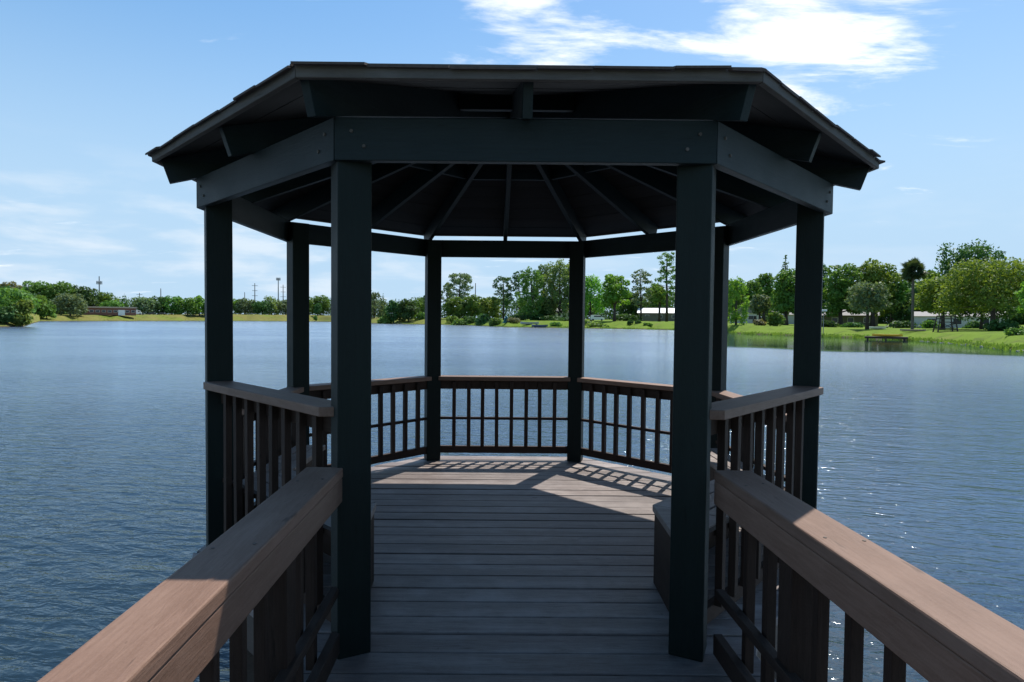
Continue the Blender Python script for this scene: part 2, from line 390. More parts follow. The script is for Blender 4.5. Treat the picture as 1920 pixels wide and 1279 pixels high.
while y > -8.6:
    wdt = PITCHB-.0105+random.uniform(-.002, .002); y1 = y-wdt
    ym = (y+y1)/2
    ha, hb = half(y), half(y1)
    if y > -AD > y1: ha = hb = 1.0 if abs(y1+AD) > abs(y+AD) else half(y)
    e1, e2 = random.uniform(-.008, .008), random.uniform(-.008, .008)
    poly = [(-hb+e1, y1-ym), (hb+e2, y1-ym), (ha+e2, y-ym), (-ha+e1, y-ym)]
    o = MB().prism(poly, -.038, 0.0).build('plank', M['deck'], dk, .004)
    o.location = (0, ym, random.uniform(-.0025, .0015)); o.rotation_euler = (random.uniform(-.006, .006), random.uniform(-.0008, .0008), random.uniform(-.0015, .0015))
    y -= PITCHB; k += 1

# ------------------------------------------------------------------ gazebo
gz_root = tag(empty('gazebo', (0, 0, 0)), 'dark green octagonal wooden gazebo with shingled roof at the end of the pier', 'gazebo')
RP = 1.885; ZB0, ZB1 = 2.042, 2.212
rotp = {0: 26, 1: 30, 2: 40, 3: 18, 4: -18, 5: -40, 6: -30, 7: -26}
for i in range(8):
    q = octv(i, RP)
    o = MB().box((0, 0, 0), (.14, .14, 2.19)).build('post', M['green_z'], gz_root, .006)
    o.location = (q.x, q.y, 1.096); o.rotation_euler = (0, 0, radians(rotp[i]))
# ring beams, mitred at the corners
RO, RI = 2.0, 1.955
for i in range(8):
    a0, b0, a1, b1 = octv(i, RO), octv(i+1, RO), octv(i, RI), octv(i+1, RI)
    mid = (a0+b0)/2; ang = atan2((b0-a0).y, (b0-a0).x)
    def lc(p_, z): p2 = p_-mid; return (p2.x*cos(-ang)-p2.y*sin(-ang), p2.x*sin(-ang)+p2.y*cos(-ang), z-2.127)
    g = .0015*(b0-a0).normalized()
    pts = [lc(a0+g, ZB0), lc(b0-g, ZB0), lc(b1-g, ZB0), lc(a1+g, ZB0), lc(a0+g, ZB1), lc(b0-g, ZB1), lc(b1-g, ZB1), lc(a1+g, ZB1)]
    if Vector(pts[2]).y < Vector(pts[1]).y: pts = [pts[j] for j in (3, 2, 1, 0, 7, 6, 5, 4)]
    bm_ = MB().hexa(pts).build('beam', M['green_x'], gz_root, .003, loc=(mid.x, mid.y, 2.127), rz=ang)
    if i in (0, 6, 7):      # bolt heads near the beam ends, on the faces towards the walkway
        kk = 1 if lc(mid*1.1, 0)[1] > 0 else -1; yf = lc(a0, 0)[1]; hl = (b0-a0).length/2
        bme_ = MB().tube([(0, -.004*kk, 0), (0, .006*kk, 0)], [.008, .007], 8).mesh('bolt_head')
        for xx, zz_ in ((-hl+.07, .03), (-hl+.12, -.03), (hl-.07, .03), (hl-.12, -.03)): link('bolt_head', bme_, M['trim'], bm_, loc=(xx, yf, zz_))

# roof
SL = .31
def zt(R): return 2.299+SL*(2.178-R)              # rafter top, R measured to the hip corner
RE = 2.205
roof = MB()
for i in range(8):
    a, b = octv(i, RE), octv(i+1, RE); z0 = zt(RE)+.024; za = zt(.02)+.024
    roof.add([(a.x, a.y, z0), (b.x, b.y, z0), (0, 0, za), (a.x, a.y, z0+.012), (b.x, b.y, z0+.012), (0, 0, za+.012)],
             [(0, 1, 2), (5, 4, 3), (0, 3, 4, 1)])
rf = roof.build('roof', M['shingle'], gz_root)
rf['label'] = 'low eight-sided shingled roof'
def rafter(name, ang, to_corner):
    kf = 1.0 if to_corner else 1/AP
    def zb(s): return 2.212+SL*(2.0-s*kf)
    tt = lambda s: zt(s*kf)
    s1, s2, s0 = (2.135, 2.178, .07) if to_corner else (1.955, 2.0, .07)
    hw = .019
    prof_ = [(s0, zb(s0)), (s1, zb(s1)), (s2, tt(s2)), (s0, tt(s0))]
    vs_ = [(s, -hw, z-2.3) for s, z in prof_]+[(s, hw, z-2.3) for s, z in prof_]
    o = MB().add(vs_, [(0, 1, 2, 3), (7, 6, 5, 4), (0, 4, 5, 1), (1, 5, 6, 2), (2, 6, 7, 3), (3, 7, 4, 0)]).build(name, M['green_x'], rf, .002)
    o.location = (0, 0, 2.3); o.rotation_euler = (0, 0, ang); return o
for i in range(8):
    q = octv(i, 1); rafter('hip_rafter', atan2(q.y, q.x), True)
    q = octv(i, 1)+octv(i+1, 1); rafter('rafter', atan2(q.y, q.x), False)
MB().prism([(.09*cos(j*pi/4+pi/8), .09*sin(j*pi/4+pi/8)) for j in range(8)], 2.72, 2.93).build('roof_hub', M['green_z'], rf, .004)
# blocking between the rafters
for i in range(8):
    a, b = octv(i, .905), octv(i+1, .905); m = (a+b)/2
    for p_, q_ in ((a, m), (m, b)):
        e = (q_-p_).normalized()*.024; zc_ = zt(.905)-.058
        board(rf, 'blocking', (p_.x+e.x, p_.y+e.y, zc_), (q_.x-e.x, q_.y-e.y, zc_), .035, .085, M['green_x'], .002)
# sheathing boards, eave to hub
for i in range(8):
    c = (octv(i, 1)+octv(i+1, 1)); ang = atan2(c.y, c.x)
    s = RE*AP; n = 0
    while s > .1:
        w_ = random.choice([.18, .185, .19]); s1 = max(s-w_+.004, .03)
        def row(sa, dz): hwd = sa*tan(pi/8)-.003; z = zt(sa/AP)+dz; return (sa, hwd, z)
        (xa, ha, za_), (xb, hb, zb_) = row(s, .002), row(s1, .002)
        dzr = random.uniform(-.0015, .001)
        pts = [(xb, -hb, zb_+dzr), (xa, -ha, za_+dzr), (xa, ha, za_+dzr), (xb, hb, zb_+dzr)]
        pts = pts+[(p_[0], p_[1], p_[2]+.018) for p_ in pts]
        pts = [(p_[0]-(xa+xb)/2, p_[1], p_[2]-za_) for p_ in pts]
        # local x along the board for the grain
        pts = [(p_[1], -p_[0], p_[2]) for p_ in pts]
        o = MB().hexa(pts).build('roof_board', M['roof_board'], rf)
        o.location = (cos(ang)*(xa+xb)/2, sin(ang)*(xa+xb)/2, za_); o.rotation_euler = (0, 0, ang+pi/2)
        s -= w_; n += 1
# eave trim and shingles
for i in range(8):
    a, b = octv(i, RE+.019), octv(i+1, RE+.019); z = zt(RE)+.012
    a2, b2 = octv(i, RE-.008), octv(i+1, RE-.008); g = (b-a).normalized()*.001
    zz0, zz1 = 2.284, 2.338
    mid = (a+b)/2; ang = atan2((b-a).y, (b-a).x)
    P = [a2+g, b2-g, b-g, a+g]
    loc = []
    for z in (zz0, zz1):
        for p_ in P:
            q = p_-mid; loc.append((q.x*cos(ang)+q.y*sin(ang), -q.x*sin(ang)+q.y*cos(ang), z-2.31))
    MB().hexa(loc).build('eave_trim', M['trim'], rf, .003, loc=(mid.x, mid.y, 2.31), rz=ang)
sh = MB()
for i in range(8):
    c = (octv(i, 1)+octv(i+1, 1)); ang = atan2(c.y, c.x); ca, sa_ = cos(ang), sin(ang)
    nC = 16; expo = (RE*AP+.03)/nC
    for k in range(nC):
        s_out = RE*AP+.036-k*expo; s_in = max(s_out-expo*1.25, .02)
        hw = s_out*tan(pi/8); x = -hw
        while x < hw:
            tw = random.uniform(.16, .34); x2 = min(x+tw, hw)
            so_ = s_out+random.uniform(-.008, .010)*(1 if k else 1.3); zo = zt(s_out/AP)+.036+random.uniform(-.002, .006); zi = zt(s_in/AP)+.034
            xs = [x, x2-.006, (x2-.006)*s_in/s_out, x*s_in/s_out]
            pts = [(so_, xs[0], zo), (so_, xs[1], zo+random.uniform(-.003, .003)), (s_in, xs[2], zi), (s_in, xs[3], zi)]
            pts = pts+[(p_[0], p_[1], p_[2]+.009) for p_ in pts]
            sh.hexa([(p_[0]*ca-p_[1]*sa_, p_[0]*sa_+p_[1]*ca, p_[2]) for p_ in pts]); x = x2
so2 = sh.build('shingles', M['shingle'], rf); so2['kind'] = 'stuff'

# gazebo railings
def railing(i, top, cap_off, zsub, zmid, zbot, n):
    A, B = octv(i, RP), octv(i+1, RP); e = (B-A).normalized(); nrm = ((A+B)/2).normalized()
    a, b = A+e*.075, B-e*.075
    Lh = (b-a).length; mid = (a+b)/2; ang = atan2(e.y, e.x)
    fr = MB(); fr.box((0, 0, zsub), (Lh, .038, .088))
    root = fr.build('railing', M['brown_shade_x'], gz_root, .003, loc=(mid.x, mid.y, 0), rz=ang)
    MB().box((0, 0, 0), (Lh, .038, .07)).build('bottom_rail', M['brown_shade_x'], root, .003, loc=(0, 0, zbot))
    k = (nrm.x*-sin(ang)+nrm.y*cos(ang))          # outward along local y
    capL = (B-A).length+.06
    cm = MB()
    if cap_off is not None:                       # taller side: cap runs in front of the posts, clipped at the entrance
        sgn = 1 if i == 0 else -1
        y0, y1 = sorted((k*(cap_off-.075), k*(cap_off+.075))); x0, x1 = -capL/2+(.085 if i == 6 else 0), capL/2-(.085 if i == 0 else 0)
        cut = .10; poly = [(x0, y0), (x1, y0), (x1, y1), (x0, y1)]
        front = x0 if i == 0 else x1              # entrance end
        yo = y0 if k < 0 else y1
        new = []
        for (px_, py_) in poly:
            if px_ == front and py_ == yo:
                pa = (front, yo-(.11 if yo > 0 else -.11)); pb = (front+(cut if front < 0 else -cut), yo)
                prev = new[-1] if new else poly[-1]
                new += [pa, pb] if abs(prev[0]-front) < 1e-6 else [pb, pa]
            else: new.append((px_, py_))
        cm.prism(new, -.021, .021)
    else:
        cm.box((0, 0, 0), ((b-a).length+.02, .14, .04))
    cm.build('cap_rail', M['brown_x'], root, .004, loc=(0, 0, top-.021))
    zb_, ztp = zbot+.03, zsub+.03
    bme = MB().box((0, 0, 0), (.036, .034, ztp-zb_)).mesh('baluster')
    st = Lh/(n+1)
    for q in range(n):
        x = -Lh/2+st*(q+1)+random.uniform(-.006, .006)
        o = link('baluster', bme, M['brown_shade_z'], root, .002, loc=(x, -k*.0365*(1 if cap_off is None else -1), (zb_+ztp)/2)); o.rotation_euler = (0, random.uniform(-.006, .006), random.uniform(-.05, .05))
    MB().box((0, 0, 0), (Lh, .03, .026)).build('mid_rail', M['brown_shade_x'], root, .002, loc=(0, -k*.0015, zmid))
for i in range(7):
    if i in (0, 6): railing(i, 1.04, .035, .955, .46, .105, 8)
    else: railing(i, .845, None, .759, .42, .105, 8)

# built-in benches
SEAT = .43
def bench(sx):
    W = lambda d_: d_
    inner = [(.715, -1.50), (.735, -1.085), (1.41, -.41), (1.41, .36)]
    outer = [(.86, -1.50), (1.06, -1.30), (1.64, -.72), (1.64, .36)]
    P = lambda p_: (sx*p_[0], p_[1])
    panels = []
    def panel(p_, q_, t_=.022):
        p_, q_ = Vector(P(p_)), Vector(P(q_)); e = q_-p_; m = (p_+q_)/2
        panels.append((m, (e.length-.024, t_, .39), atan2(e.y, e.x)))
    ins = .03
    for p_, q_ in (((.745, -1.47), (.762, -1.075)), ((.762, -1.06), (1.437, -.385)), ((1.437, -.365), (1.437, .34)), ((1.45, .34), (1.62, .34))): panel(p_, q_)
    m, sz, an = panels[1]
    root = MB().box((0, 0, 0), sz).build('bench', M['brown_shade_x'], gz_root, .003)
    root.location = (m.x, m.y, .20); root.rotation_euler = (0, 0, an); inv = Matrix.LocRotScale(root.location, root.rotation_euler, None).inverted()
    for q in (0, 2, 3):
        m, sz, an = panels[q]; o = MB().box((0, 0, 0), sz).build('front_panel', M['brown_shade_x'], root, .003)
        o.matrix_local = inv @ Matrix.LocRotScale(Vector((m.x, m.y, .20)), Matrix.Rotation(an, 3, 'Z').to_quaternion(), None)
    n = 3
    segs = [(0, 1), (1, 2), (2, 3)]
    def ln(j, t_): a, b = Vector(inner[j]), Vector(outer[j]); return a.lerp(b, t_)
    for r_ in range(n):
        t0, t1 = r_/n+.01, (r_+1)/n-.02
        for (j, k_) in segs:
            if j == 0 and r_ > 1: pass
            q = [ln(j, t0), ln(k_, t0), ln(k_, t1), ln(j, t1)]
            e = (q[1]-q[0]).normalized()*.0015
            q[0] = q[0]+e; q[3] = q[3]+e; q[1] = q[1]-e; q[2] = q[2]-e
            pts = [P(v_) for v_ in q]
            if sx < 0: pts = pts[::-1]
            ar = sum(pts[z][0]*pts[(z+1) % 4][1]-pts[(z+1) % 4][0]*pts[z][1] for z in range(4))
            if ar < 0: pts = pts[::-1]
            o = MB().prism(pts, SEAT-.036, SEAT+random.uniform(-.002, .001)).build('seat_plank', M['deck'], root, .004); o.matrix_local = inv
bench(-1); bench(1)

# ------------------------------------------------------------------ walkway railings
def walkrail(sx, xc, label):
    root = tag(empty('walkway_railing', (xc, -1.84, 0)), label, 'railing')
    y0, y1 = -1.815+1.84, -8.5+1.84; Ln = y0-y1; ym = (y0+y1)/2
    def piece(name, c, sz, mat, bev=.004):
        return MB().box((0, 0, 0), sz).build(name, mat, root, bev, loc=c)
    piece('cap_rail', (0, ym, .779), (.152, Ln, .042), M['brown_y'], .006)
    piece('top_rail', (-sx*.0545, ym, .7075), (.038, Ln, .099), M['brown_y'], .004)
    piece('outer_rail', (sx*.0545, ym, .7125), (.038, Ln, .089), M['brown_shade_y'], .003)
    piece('mid_rail', (-sx*.042, ym, .285), (.036, Ln, .036), M['brown_shade_y'], .004)
    piece('bottom_rail', (-sx*.046, ym, .072), (.038, Ln, .085), M['brown_shade_y'], .004)
    posts = [-2.36, -4.16, -5.96, -7.76]
    for py_ in posts:
        piece('rail_post', (0, py_+1.84, .335), (.088, .088, .83), M['brown_shade_z'], .004)
    bme = MB().box((0, 0, 0), (.035, .035, .68)).mesh('baluster'); y_ = -1.99
    while y_ > -8.4:
        if min(abs(y_-q) for q in posts) > .075:
            o = link('baluster', bme, M['brown_shade_z'], root, .002, loc=(.004*sx, y_+1.84, .40)); o.rotation_euler = (random.uniform(-.005, .005), 0, random.uniform(-.06, .06))
        y_ -= .165
    sme = MB().tube([(0, 0, -.002), (0, 0, .0018)], [.0055, .005], 10).mesh('screw_head')
    cap = [c_ for c_ in root.children if c_.name.startswith('cap_rail')][0]
    for py_ in np.arange(-2.02, -8.3, -.62):
        for q in (-.045, .045): link('screw_head', sme, M['joist'], cap, loc=(q+random.uniform(-.012, .012), py_+1.84-ym+random.uniform(-.06, .06), .021))
    return root
walkrail(-1, -.810, 'brown stained walkway railing on the left, running to the left front gazebo post')
walkrail(1, .866, 'brown stained walkway railing on the right, running to the right front gazebo post')

# ================================================================== far shore
def at(px, dist):
    d_ = px_dir(px); x, y = CAM[0]+d_[0]*dist, CAM[1]+d_[1]*dist; return x, y, gz(x, y)
def depth(px, dist):
    d_ = px_dir(px); return dist*(d_[0]*_f[0]+d_[1]*_f[1])
def hor(px): return 600.1+(px-922.5)*.0087
def ztop(px, py, dist): return CAM[2]+(hor(px)-py)/FPX*depth(px, dist)
def wid(px, wpx, dist): return wpx/FPX*depth(px, dist)

def leaves(centres, radii, n, size, flat=.5, shell=.45, droop=0.0, aspect=.62):
    """n leaf sprays spread through ellipsoid lobes; returns verts, faces (quads)"""
    centres = np.asarray(centres, float); radii = np.asarray(radii, float)
    wts = (radii[:, 0]*radii[:, 1]+radii[:, 0]*radii[:, 2]); wts = wts/wts.sum()
    k = RNG.choice(len(centres), n, p=wts)
    d_ = RNG.normal(size=(n, 3)); d_ /= np.linalg.norm(d_, axis=1)[:, None]
    rr = (shell+(1-shell)*RNG.random(n)**.6)*(1+RNG.normal(size=n)*.07)
    P = centres[k]+d_*radii[k]*rr[:, None]
    nrm = d_*.7+RNG.normal(size=(n, 3))*.75+np.array([0, 0, flat]); nrm /= np.linalg.norm(nrm, axis=1)[:, None]
    a = np.cross(nrm, RNG.normal(size=(n, 3))); a[:, 2] -= droop*np.abs(a[:, 2])+droop; a -= nrm*(a*nrm).sum(1)[:, None]
    a /= np.linalg.norm(a, axis=1)[:, None]+1e-9; b = np.cross(nrm, a)
    s_ = size*(.55+.9*RNG.random(n))[:, None]; t_ = s_*aspect
    V = np.stack([P-a*s_*.5, P+b*t_*.5+a*s_*.08, P+a*s_*.5, P-b*t_*.5+a*s_*.08], 1).reshape(-1, 3)
    return V
def leafmesh(name, V):
    n = len(V)//4; me = bpy.data.meshes.new(name)
    me.vertices.add(n*4); me.vertices.foreach_set('co', V.astype(np.float32).ravel())
    me.loops.add(n*4); me.loops.foreach_set('vertex_index', np.arange(n*4, dtype=np.int32))
    me.polygons.add(n); me.polygons.foreach_set('loop_start', np.arange(0, n*4, 4, dtype=np.int32)); me.polygons.foreach_set('loop_total', np.full(n, 4, np.int32))
    me.update(calc_edges=True); return me

def tree(kind, px, ytop, dist, wpx, leaf, label, base_lift=None, group=None, cat='tree', name=None, dens=1.0, zb=None):
    x, y, z = at(px, dist)
    if zb is not None: z = zb
    H = max(ztop(px, ytop, dist)-z, .8); W = wid(px, wpx*{'airy': 1.45, 'pine': 1.15, 'round': 1.12}.get(kind, 1.0), dist)
    rnd = random.Random(int(px*7+ytop*13)); R = W/2
    name = name or {'oak': 'oak_tree', 'round': 'broadleaf_tree', 'pine': 'pine_tree', 'conifer': 'conifer_tree', 'airy': 'slender_tree', 'bush': 'bush', 'umbrella': 'spreading_tree'}[kind]
    root = tag(empty(name, (x, y, z-.05), rnd.uniform(0, 6.28)), label, cat, group)
    # leaf sprays about two pixels long
    ls = min(max(dist/598*2.3, .26), 1.25); dens = dens*1.55
    cen, rad = [], []; tk = MB(); trunk = 'bark'; n = 0
    def limb(p0, p1, r0, r1, bend=.12):
        p0, p1 = Vector(p0), Vector(p1); L_ = (p1-p0).length
        m1 = p0.lerp(p1, .4)+Vector((rnd.uniform(-1, 1), rnd.uniform(-1, 1), rnd.uniform(0, .6)))*L_*bend
        m2 = p0.lerp(p1, .75)+Vector((rnd.uniform(-1, 1), rnd.uniform(-1, 1), rnd.uniform(0, .4)))*L_*bend*.7
        tk.tube([p0, m1, m2, p1], [r0, r0*.78+r1*.22, r0*.35+r1*.65, r1], 6)
    if kind in ('oak', 'round', 'umbrella'):
        low = {'oak': .20, 'round': .22, 'umbrella': .45}[kind] if base_lift is None else base_lift
        r0 = max(H*.03, .14); nl = {'oak': 26, 'round': 20, 'umbrella': 20}[kind]
        th = H*max(low+.16, .2)
        tk.tube([(0, 0, -.3), (.05*r0, 0, th*.35), (.3*r0, .2*r0, th)], [r0*1.5, r0*1.0, r0*.8], 8)
        ch = H*(1-low)
        for i in range(nl):
            az = i*2.4+rnd.uniform(-.5, .5); v = (i+.5)/nl           # v: height in crown
            prf = {'oak': sqrt(max(1-(abs(v-.38)/.68)**2.2, .04)), 'round': sqrt(max(1-(abs(v-.40)/.63)**2, .05)), 'umbrella': sqrt(max(1-(abs(v-.45)/.62)**2, .1))}[kind]
            rr = R*prf*rnd.uniform(.45, .82); lr = R*rnd.uniform(.26, .40)*(1.0 if kind != 'round' else .9)
            lz = lr*rnd.uniform(.6, .85)
            c = (cos(az)*rr, sin(az)*rr, H*low+ch*(.10+.80*v))
            if c[2]+lz > H: c = (c[0], c[1], H-lz*rnd.uniform(.9, 1.1))
            cen.append(c); rad.append((lr, lr, min(lz, ch*.34)))
            if i % 2 == 0: limb((.2*r0, 0, th*rnd.uniform(.75, 1.0)), (c[0]*.8, c[1]*.8, c[2]-lz*.2), r0*.42, r0*.08)
        cen.append((0, 0, H*low+ch*.5)); rad.append((R*.5, R*.5, ch*.35))
        area = pi*W*ch*.9; n = int(area/(ls*ls*.36)*1.35*dens); shell, flat, droop, asp = .55, .55, 0, .62
    elif kind == 'pine':
        r0 = max(H*.016, .12); lean = rnd.uniform(-.04, .04)
        tk.tube([(0, 0, -.3), (lean*H*.3, 0, H*.35), (lean*H*.8, .01*H, H*.7), (lean*H, 0, H*.97)], [r0*1.35, r0, r0*.7, r0*.2], 8)
        nb = 40; low = .42 if base_lift is None else base_lift
        for i in range(nb):
            v = (i+.5)/nb; az = i*2.39996+rnd.uniform(-.6, .6); hz = H*(low+(1-low)*.96*v)
            rr = R*(1-.55*v**1.5)*rnd.uniform(.35, 1.0)*(.55+.45*min(1, v*4))
            c = (lean*hz+cos(az)*rr, sin(az)*rr, hz+rr*rnd.uniform(.0, .28)); lr = R*rnd.uniform(.16, .30)
            cen.append(c); rad.append((lr, lr, lr*rnd.uniform(.42, .65)))
            limb((lean*hz, 0, hz-rr*.1), c, r0*.3*(1.15-v), r0*.06, .08)
        area = sum(4*a_[0]*a_[2]*3 for a_ in rad); n = int(area/(ls*ls*.3)*.95); shell, flat, droop, asp = .25, .35, 0, .4
    elif kind == 'conifer':
        r0 = max(H*.018, .1); tk.tube([(0, 0, -.3), (0, 0, H*.5), (0, 0, H*.98)], [r0*1.2, r0*.7, r0*.1], 8)
        low = .12 if base_lift is None else base_lift; nt = 13
        for i in range(nt):
            v = i/(nt-1); hz = H*(low+(.97-low)*v); rt = R*(1-v)**.85*rnd.uniform(.82, 1.1)+R*.06; m = max(3, int(7*(1-v)+2))
            for j in range(m):
                az = 2*pi*j/m+i*.7+rnd.uniform(-.2, .2); rr = rt*.62
                cen.append((cos(az)*rr, sin(az)*rr, hz-rt*.12)); rad.append((rt*.40, rt*.40, H*.035+rt*.14))
                if j % 2 == 0 and v < .85: limb((0, 0, hz), (cos(az)*rt*.85, sin(az)*rt*.85, hz-rt*.1), r0*.25*(1.1-v), r0*.04, .03)
        n = int(pi*R*H*1.25/(ls*ls*.36)*1.3*dens); shell, flat, droop, asp = .3, .3, .3, .5
    elif kind == 'airy':
        r0 = max(H*.018, .12); low = .16 if base_lift is None else base_lift
        tk.tube([(0, 0, -.3), (.02*H, 0, H*.35), (0, .01*H, H*.7), (.015*H, 0, H*.93)], [r0*1.4, r0, r0*.6, r0*.15], 8)
        nl = 46
        for i in range(nl):
            v = (i+.5)/nl; az = i*2.39996+rnd.uniform(-.5, .5)
            prf = sqrt(max(1-(abs(v-.38)/.66)**2, .04)); rr = R*prf*rnd.uniform(.3, .85)
            c = (cos(az)*rr, sin(az)*rr, H*(low+(.94-low)*v)); lr = R*rnd.uniform(.17, .30)
            cen.append(c); rad.append((lr, lr, lr*rnd.uniform(.9, 1.5)))
            limb((.01*H, 0, max(c[2]-rr*1.1, H*.12)), c, r0*.3*(1.1-v), r0*.05, .06)
        n = int(pi*W*H*.75/(ls*ls*.36)*.95*dens); shell, flat, droop, asp = .15, .2, .25, .5
    else:
        for i in range(12):
            az = i*2.4; v = rnd.random(); rr = R*rnd.uniform(.2, .68)*(1-.5*v); lr = R*rnd.uniform(.30, .45)
            lz = min(lr*.95, H*.42)
            cen.append((cos(az)*rr, sin(az)*rr, min(H*(.15+.65*v), H-lz))); rad.append((lr, lr, lz))
            limb((0, 0, -.1), (cos(az)*rr, sin(az)*rr, H*(.3+.4*v)), max(H*.02, .03), .01, .1)
        n = int(pi*W*H*.9/(ls*ls*.36)*1.5*dens); shell, flat, droop, asp = .5, .5, 0, .62
    n = max(300, min(n, 14000))
    me = leafmesh('crown', leaves(cen, rad, n, ls, flat, shell, droop, asp)); me.materials.append(L[leaf])
    c = link('crown', me, None, root)
    tk.build('trunk', M[trunk], root, smooth=True)
    return root

# ---- left shore
G1 = 'trees on the far left shore'
T = [
 ('round', 4, 538, 172, 110, 'mid', 'tall leafy tree at the left edge of the photo, at the water', .02),
 ('bush', 40, 560, 163, 62, 'olive', 'low sunlit bush overhanging the water near the left edge', None),
 ('bush', 12, 572, 162, 60, 'dark', 'dark low bush at the waterline in the left corner of the lake', None),
 ('round', 66, 553, 345, 50, 'mid', 'green tree on the bank just right of the left edge clump', .03),
 ('round', 88, 568, 345, 34, 'mid', 'small green tree on the bank left of the round grey-green tree', .03),
 ('round', 132, 549, 372, 68, 'grey', 'wide round grey-green tree left of the long low building', .03),
 ('round', 18, 525, 430, 44, 'brown', 'thin brownish tree behind the left edge clump', .1),
 ('oak', 72, 527, 440, 66, 'mid', 'high domed tree in the left treeline, leftmost of the tall ones', .05),
 ('oak', 114, 527, 440, 64, 'mid', 'high domed tree in the left treeline above the round grey-green tree', .05),
 ('oak', 158, 534, 440, 56, 'dark', 'dark tall tree in the left treeline, left of the mast with antennas', .05),
 ('oak', 196, 547, 445, 48, 'mid', 'treeline tree directly below the mast with antennas', .05),
 ('conifer', 234, 549, 450, 34, 'dark', 'dark narrow tree above the white truck on the far road', .05),
 ('round', 208, 563, 425, 40, 'mid', 'lower tree behind the middle of the long low building', .05),
 ('round', 268, 556, 455, 50, 'grey', 'grey-green tree behind the far road, right of the white truck', .05),
 ('oak', 296, 555, 460, 44, 'dark', 'dark tree left of the short pole on the far left shore', .05),
 ('oak', 322, 554, 460, 44, 'mid', 'fresh green tree right of the short pole on the far left shore', .05),
 ('round', 352, 558, 460, 46, 'mid', 'tree behind the parked cars left of the outer left gazebo post', .05),
 ('round', 374, 553, 465, 34, 'bright', 'bright tree touching the outer left gazebo post from the left', .05),
 ('round', 400, 556, 470, 40, 'mid', 'far tree hidden mostly by the outer left gazebo post', .05),
 ('round', 441, 560, 535, 36, 'mid', 'far bank tree immediately right of the outer left gazebo post', .05),
 ('round', 460, 559, 530, 36, 'grey', 'rounded far bank tree below the two short poles', .05),
 ('oak', 492, 564, 525, 40, 'dark', 'dark rounded far bank tree below the pole with crossarms', .05),
 ('airy', 509, 556, 530, 26, 'pale', 'pale thin tree between the crossarm pole and the tall mast', .05),
 ('round', 535, 562, 535, 40, 'grey', 'far bank tree just right of the tall mast', .05),
 ('oak', 572, 556, 535, 44, 'mid', 'far bank tree behind the middle left gazebo post', .05),
 ('oak', 602, 553, 540, 44, 'mid', 'far bank tree left of the front left gazebo post', .05),
 ('bush', 596, 567, 500, 24, 'dark', 'small dark shrub on the far bank right of the middle left post', None),
 ('bush', 592, 590, 478, 8, 'mid', 'tiny shrub by the water right of the middle left gazebo post', None),
 ('oak', 640, 552, 540, 50, 'mid', 'far bank tree behind the front left gazebo post', .05),
]
for t_ in T: tree(t_[0], t_[1], t_[2], t_[3], t_[4], t_[5], t_[6], t_[7], G1, 'bush' if t_[0] == 'bush' else 'tree')
# ---- middle shore
G2 = 'trees on the middle shore'
T = [
 ('airy', 702, 548, 350, 34, 'grey', 'grey feathery tree right beside the front left gazebo post', .04),
 ('conifer', 718, 549, 380, 15, 'dark', 'small pointed conifer seen between left front and left rear posts', .1),
 ('round', 738, 561, 300, 32, 'dark', 'dark green column-like tree, left one of the pair by the water', .02),
 ('round', 766, 560, 298, 46, 'dark', 'dark green broad tree, right one of the pair by the water', .02),
 ('bush', 789, 584, 296, 30, 'mid', 'low green bush left of the left rear gazebo post', None),
 ('round', 792, 557, 380, 50, 'mid', 'farther tree behind the low bush near the left rear post', .05),
 ('pine', 806, 545, 340, 30, 'dark', 'dark pine top peeking out at the left rear gazebo post', .3),
 ('pine', 838, 530, 320, 34, 'grey', 'sparse pine at the right edge of the left rear post', .35),
 ('pine', 861, 513, 310, 52, 'grey', 'tall sparse pine with flat open crown in the rear opening', .45),
 ('round', 852, 556, 292, 50, 'mid', 'broad green tree under the tall sparse pine', .04),
 ('round', 886, 552, 290, 46, 'mid', 'broad green tree below the thin pole in the rear opening', .04),
 ('round', 918, 556, 262, 44, 'olive', 'yellow-green tree left of the dark leaning pine', .05),
 ('bush', 848, 592, 268, 36, 'olive', 'yellowish bush at the shore near the left rear post', None),
 ('bush', 905, 588, 232, 44, 'dark', 'dark bush hanging over the shore left of the dark pine', None),
 ('pine', 944, 518, 238, 46, 'dark', 'dark pine with bent branches beside the teal play frame', .32),
 ('pine', 974, 508, 242, 38, 'dark', 'dark pine top left of the pale feathery trees', .5),
 ('airy', 996, 502, 226, 48, 'mid', 'green slender tree, leftmost of the tall feathery group', .10),
 ('airy', 1018, 494, 236, 44, 'grey', 'greyish slender tree in the middle of the tall feathery group', .12),
 ('airy', 1048, 486, 228, 54, 'pale', 'pale tall feathery tree left of the right rear gazebo post', .12),
 ('airy', 1074, 484, 236, 40, 'grey', 'grey feathery tree behind the right rear gazebo post', .2),
 ('round', 1022, 560, 232, 40, 'dark', 'dark low tree under the tall feathery group', .08),
 ('airy', 1108, 517, 222, 44, 'bright', 'bright slender tree right of the right rear gazebo post', .15),
 ('round', 1152, 511, 206, 56, 'bright', 'bright green full tree standing on the lawn in the right rear opening', .25),
 ('round', 1184, 545, 250, 44, 'dark', 'dark tree behind the right side of the bright full tree', .05),
 ('pine', 1202, 505, 232, 46, 'grey', 'grey-green pine left of the tallest pine on the lawn', .3),
 ('round', 1228, 530, 262, 44, 'mid', 'green tree behind the house with the white roof', .1),
 ('round', 1236, 535, 222, 28, 'olive', 'light yellow-green small tree before the white roofed house', .45),
 ('pine', 1250, 473, 216, 50, 'mid', 'tallest pine on the lawn, beside the front right gazebo post', .35),
 ('bush', 1182, 600, 188, 14, 'dark', 'rounded shrub on the lawn, left of two by the water', None),
 ('bush', 1197, 601, 187, 15, 'dark', 'rounded shrub on the lawn, right of two by the water', None),
]
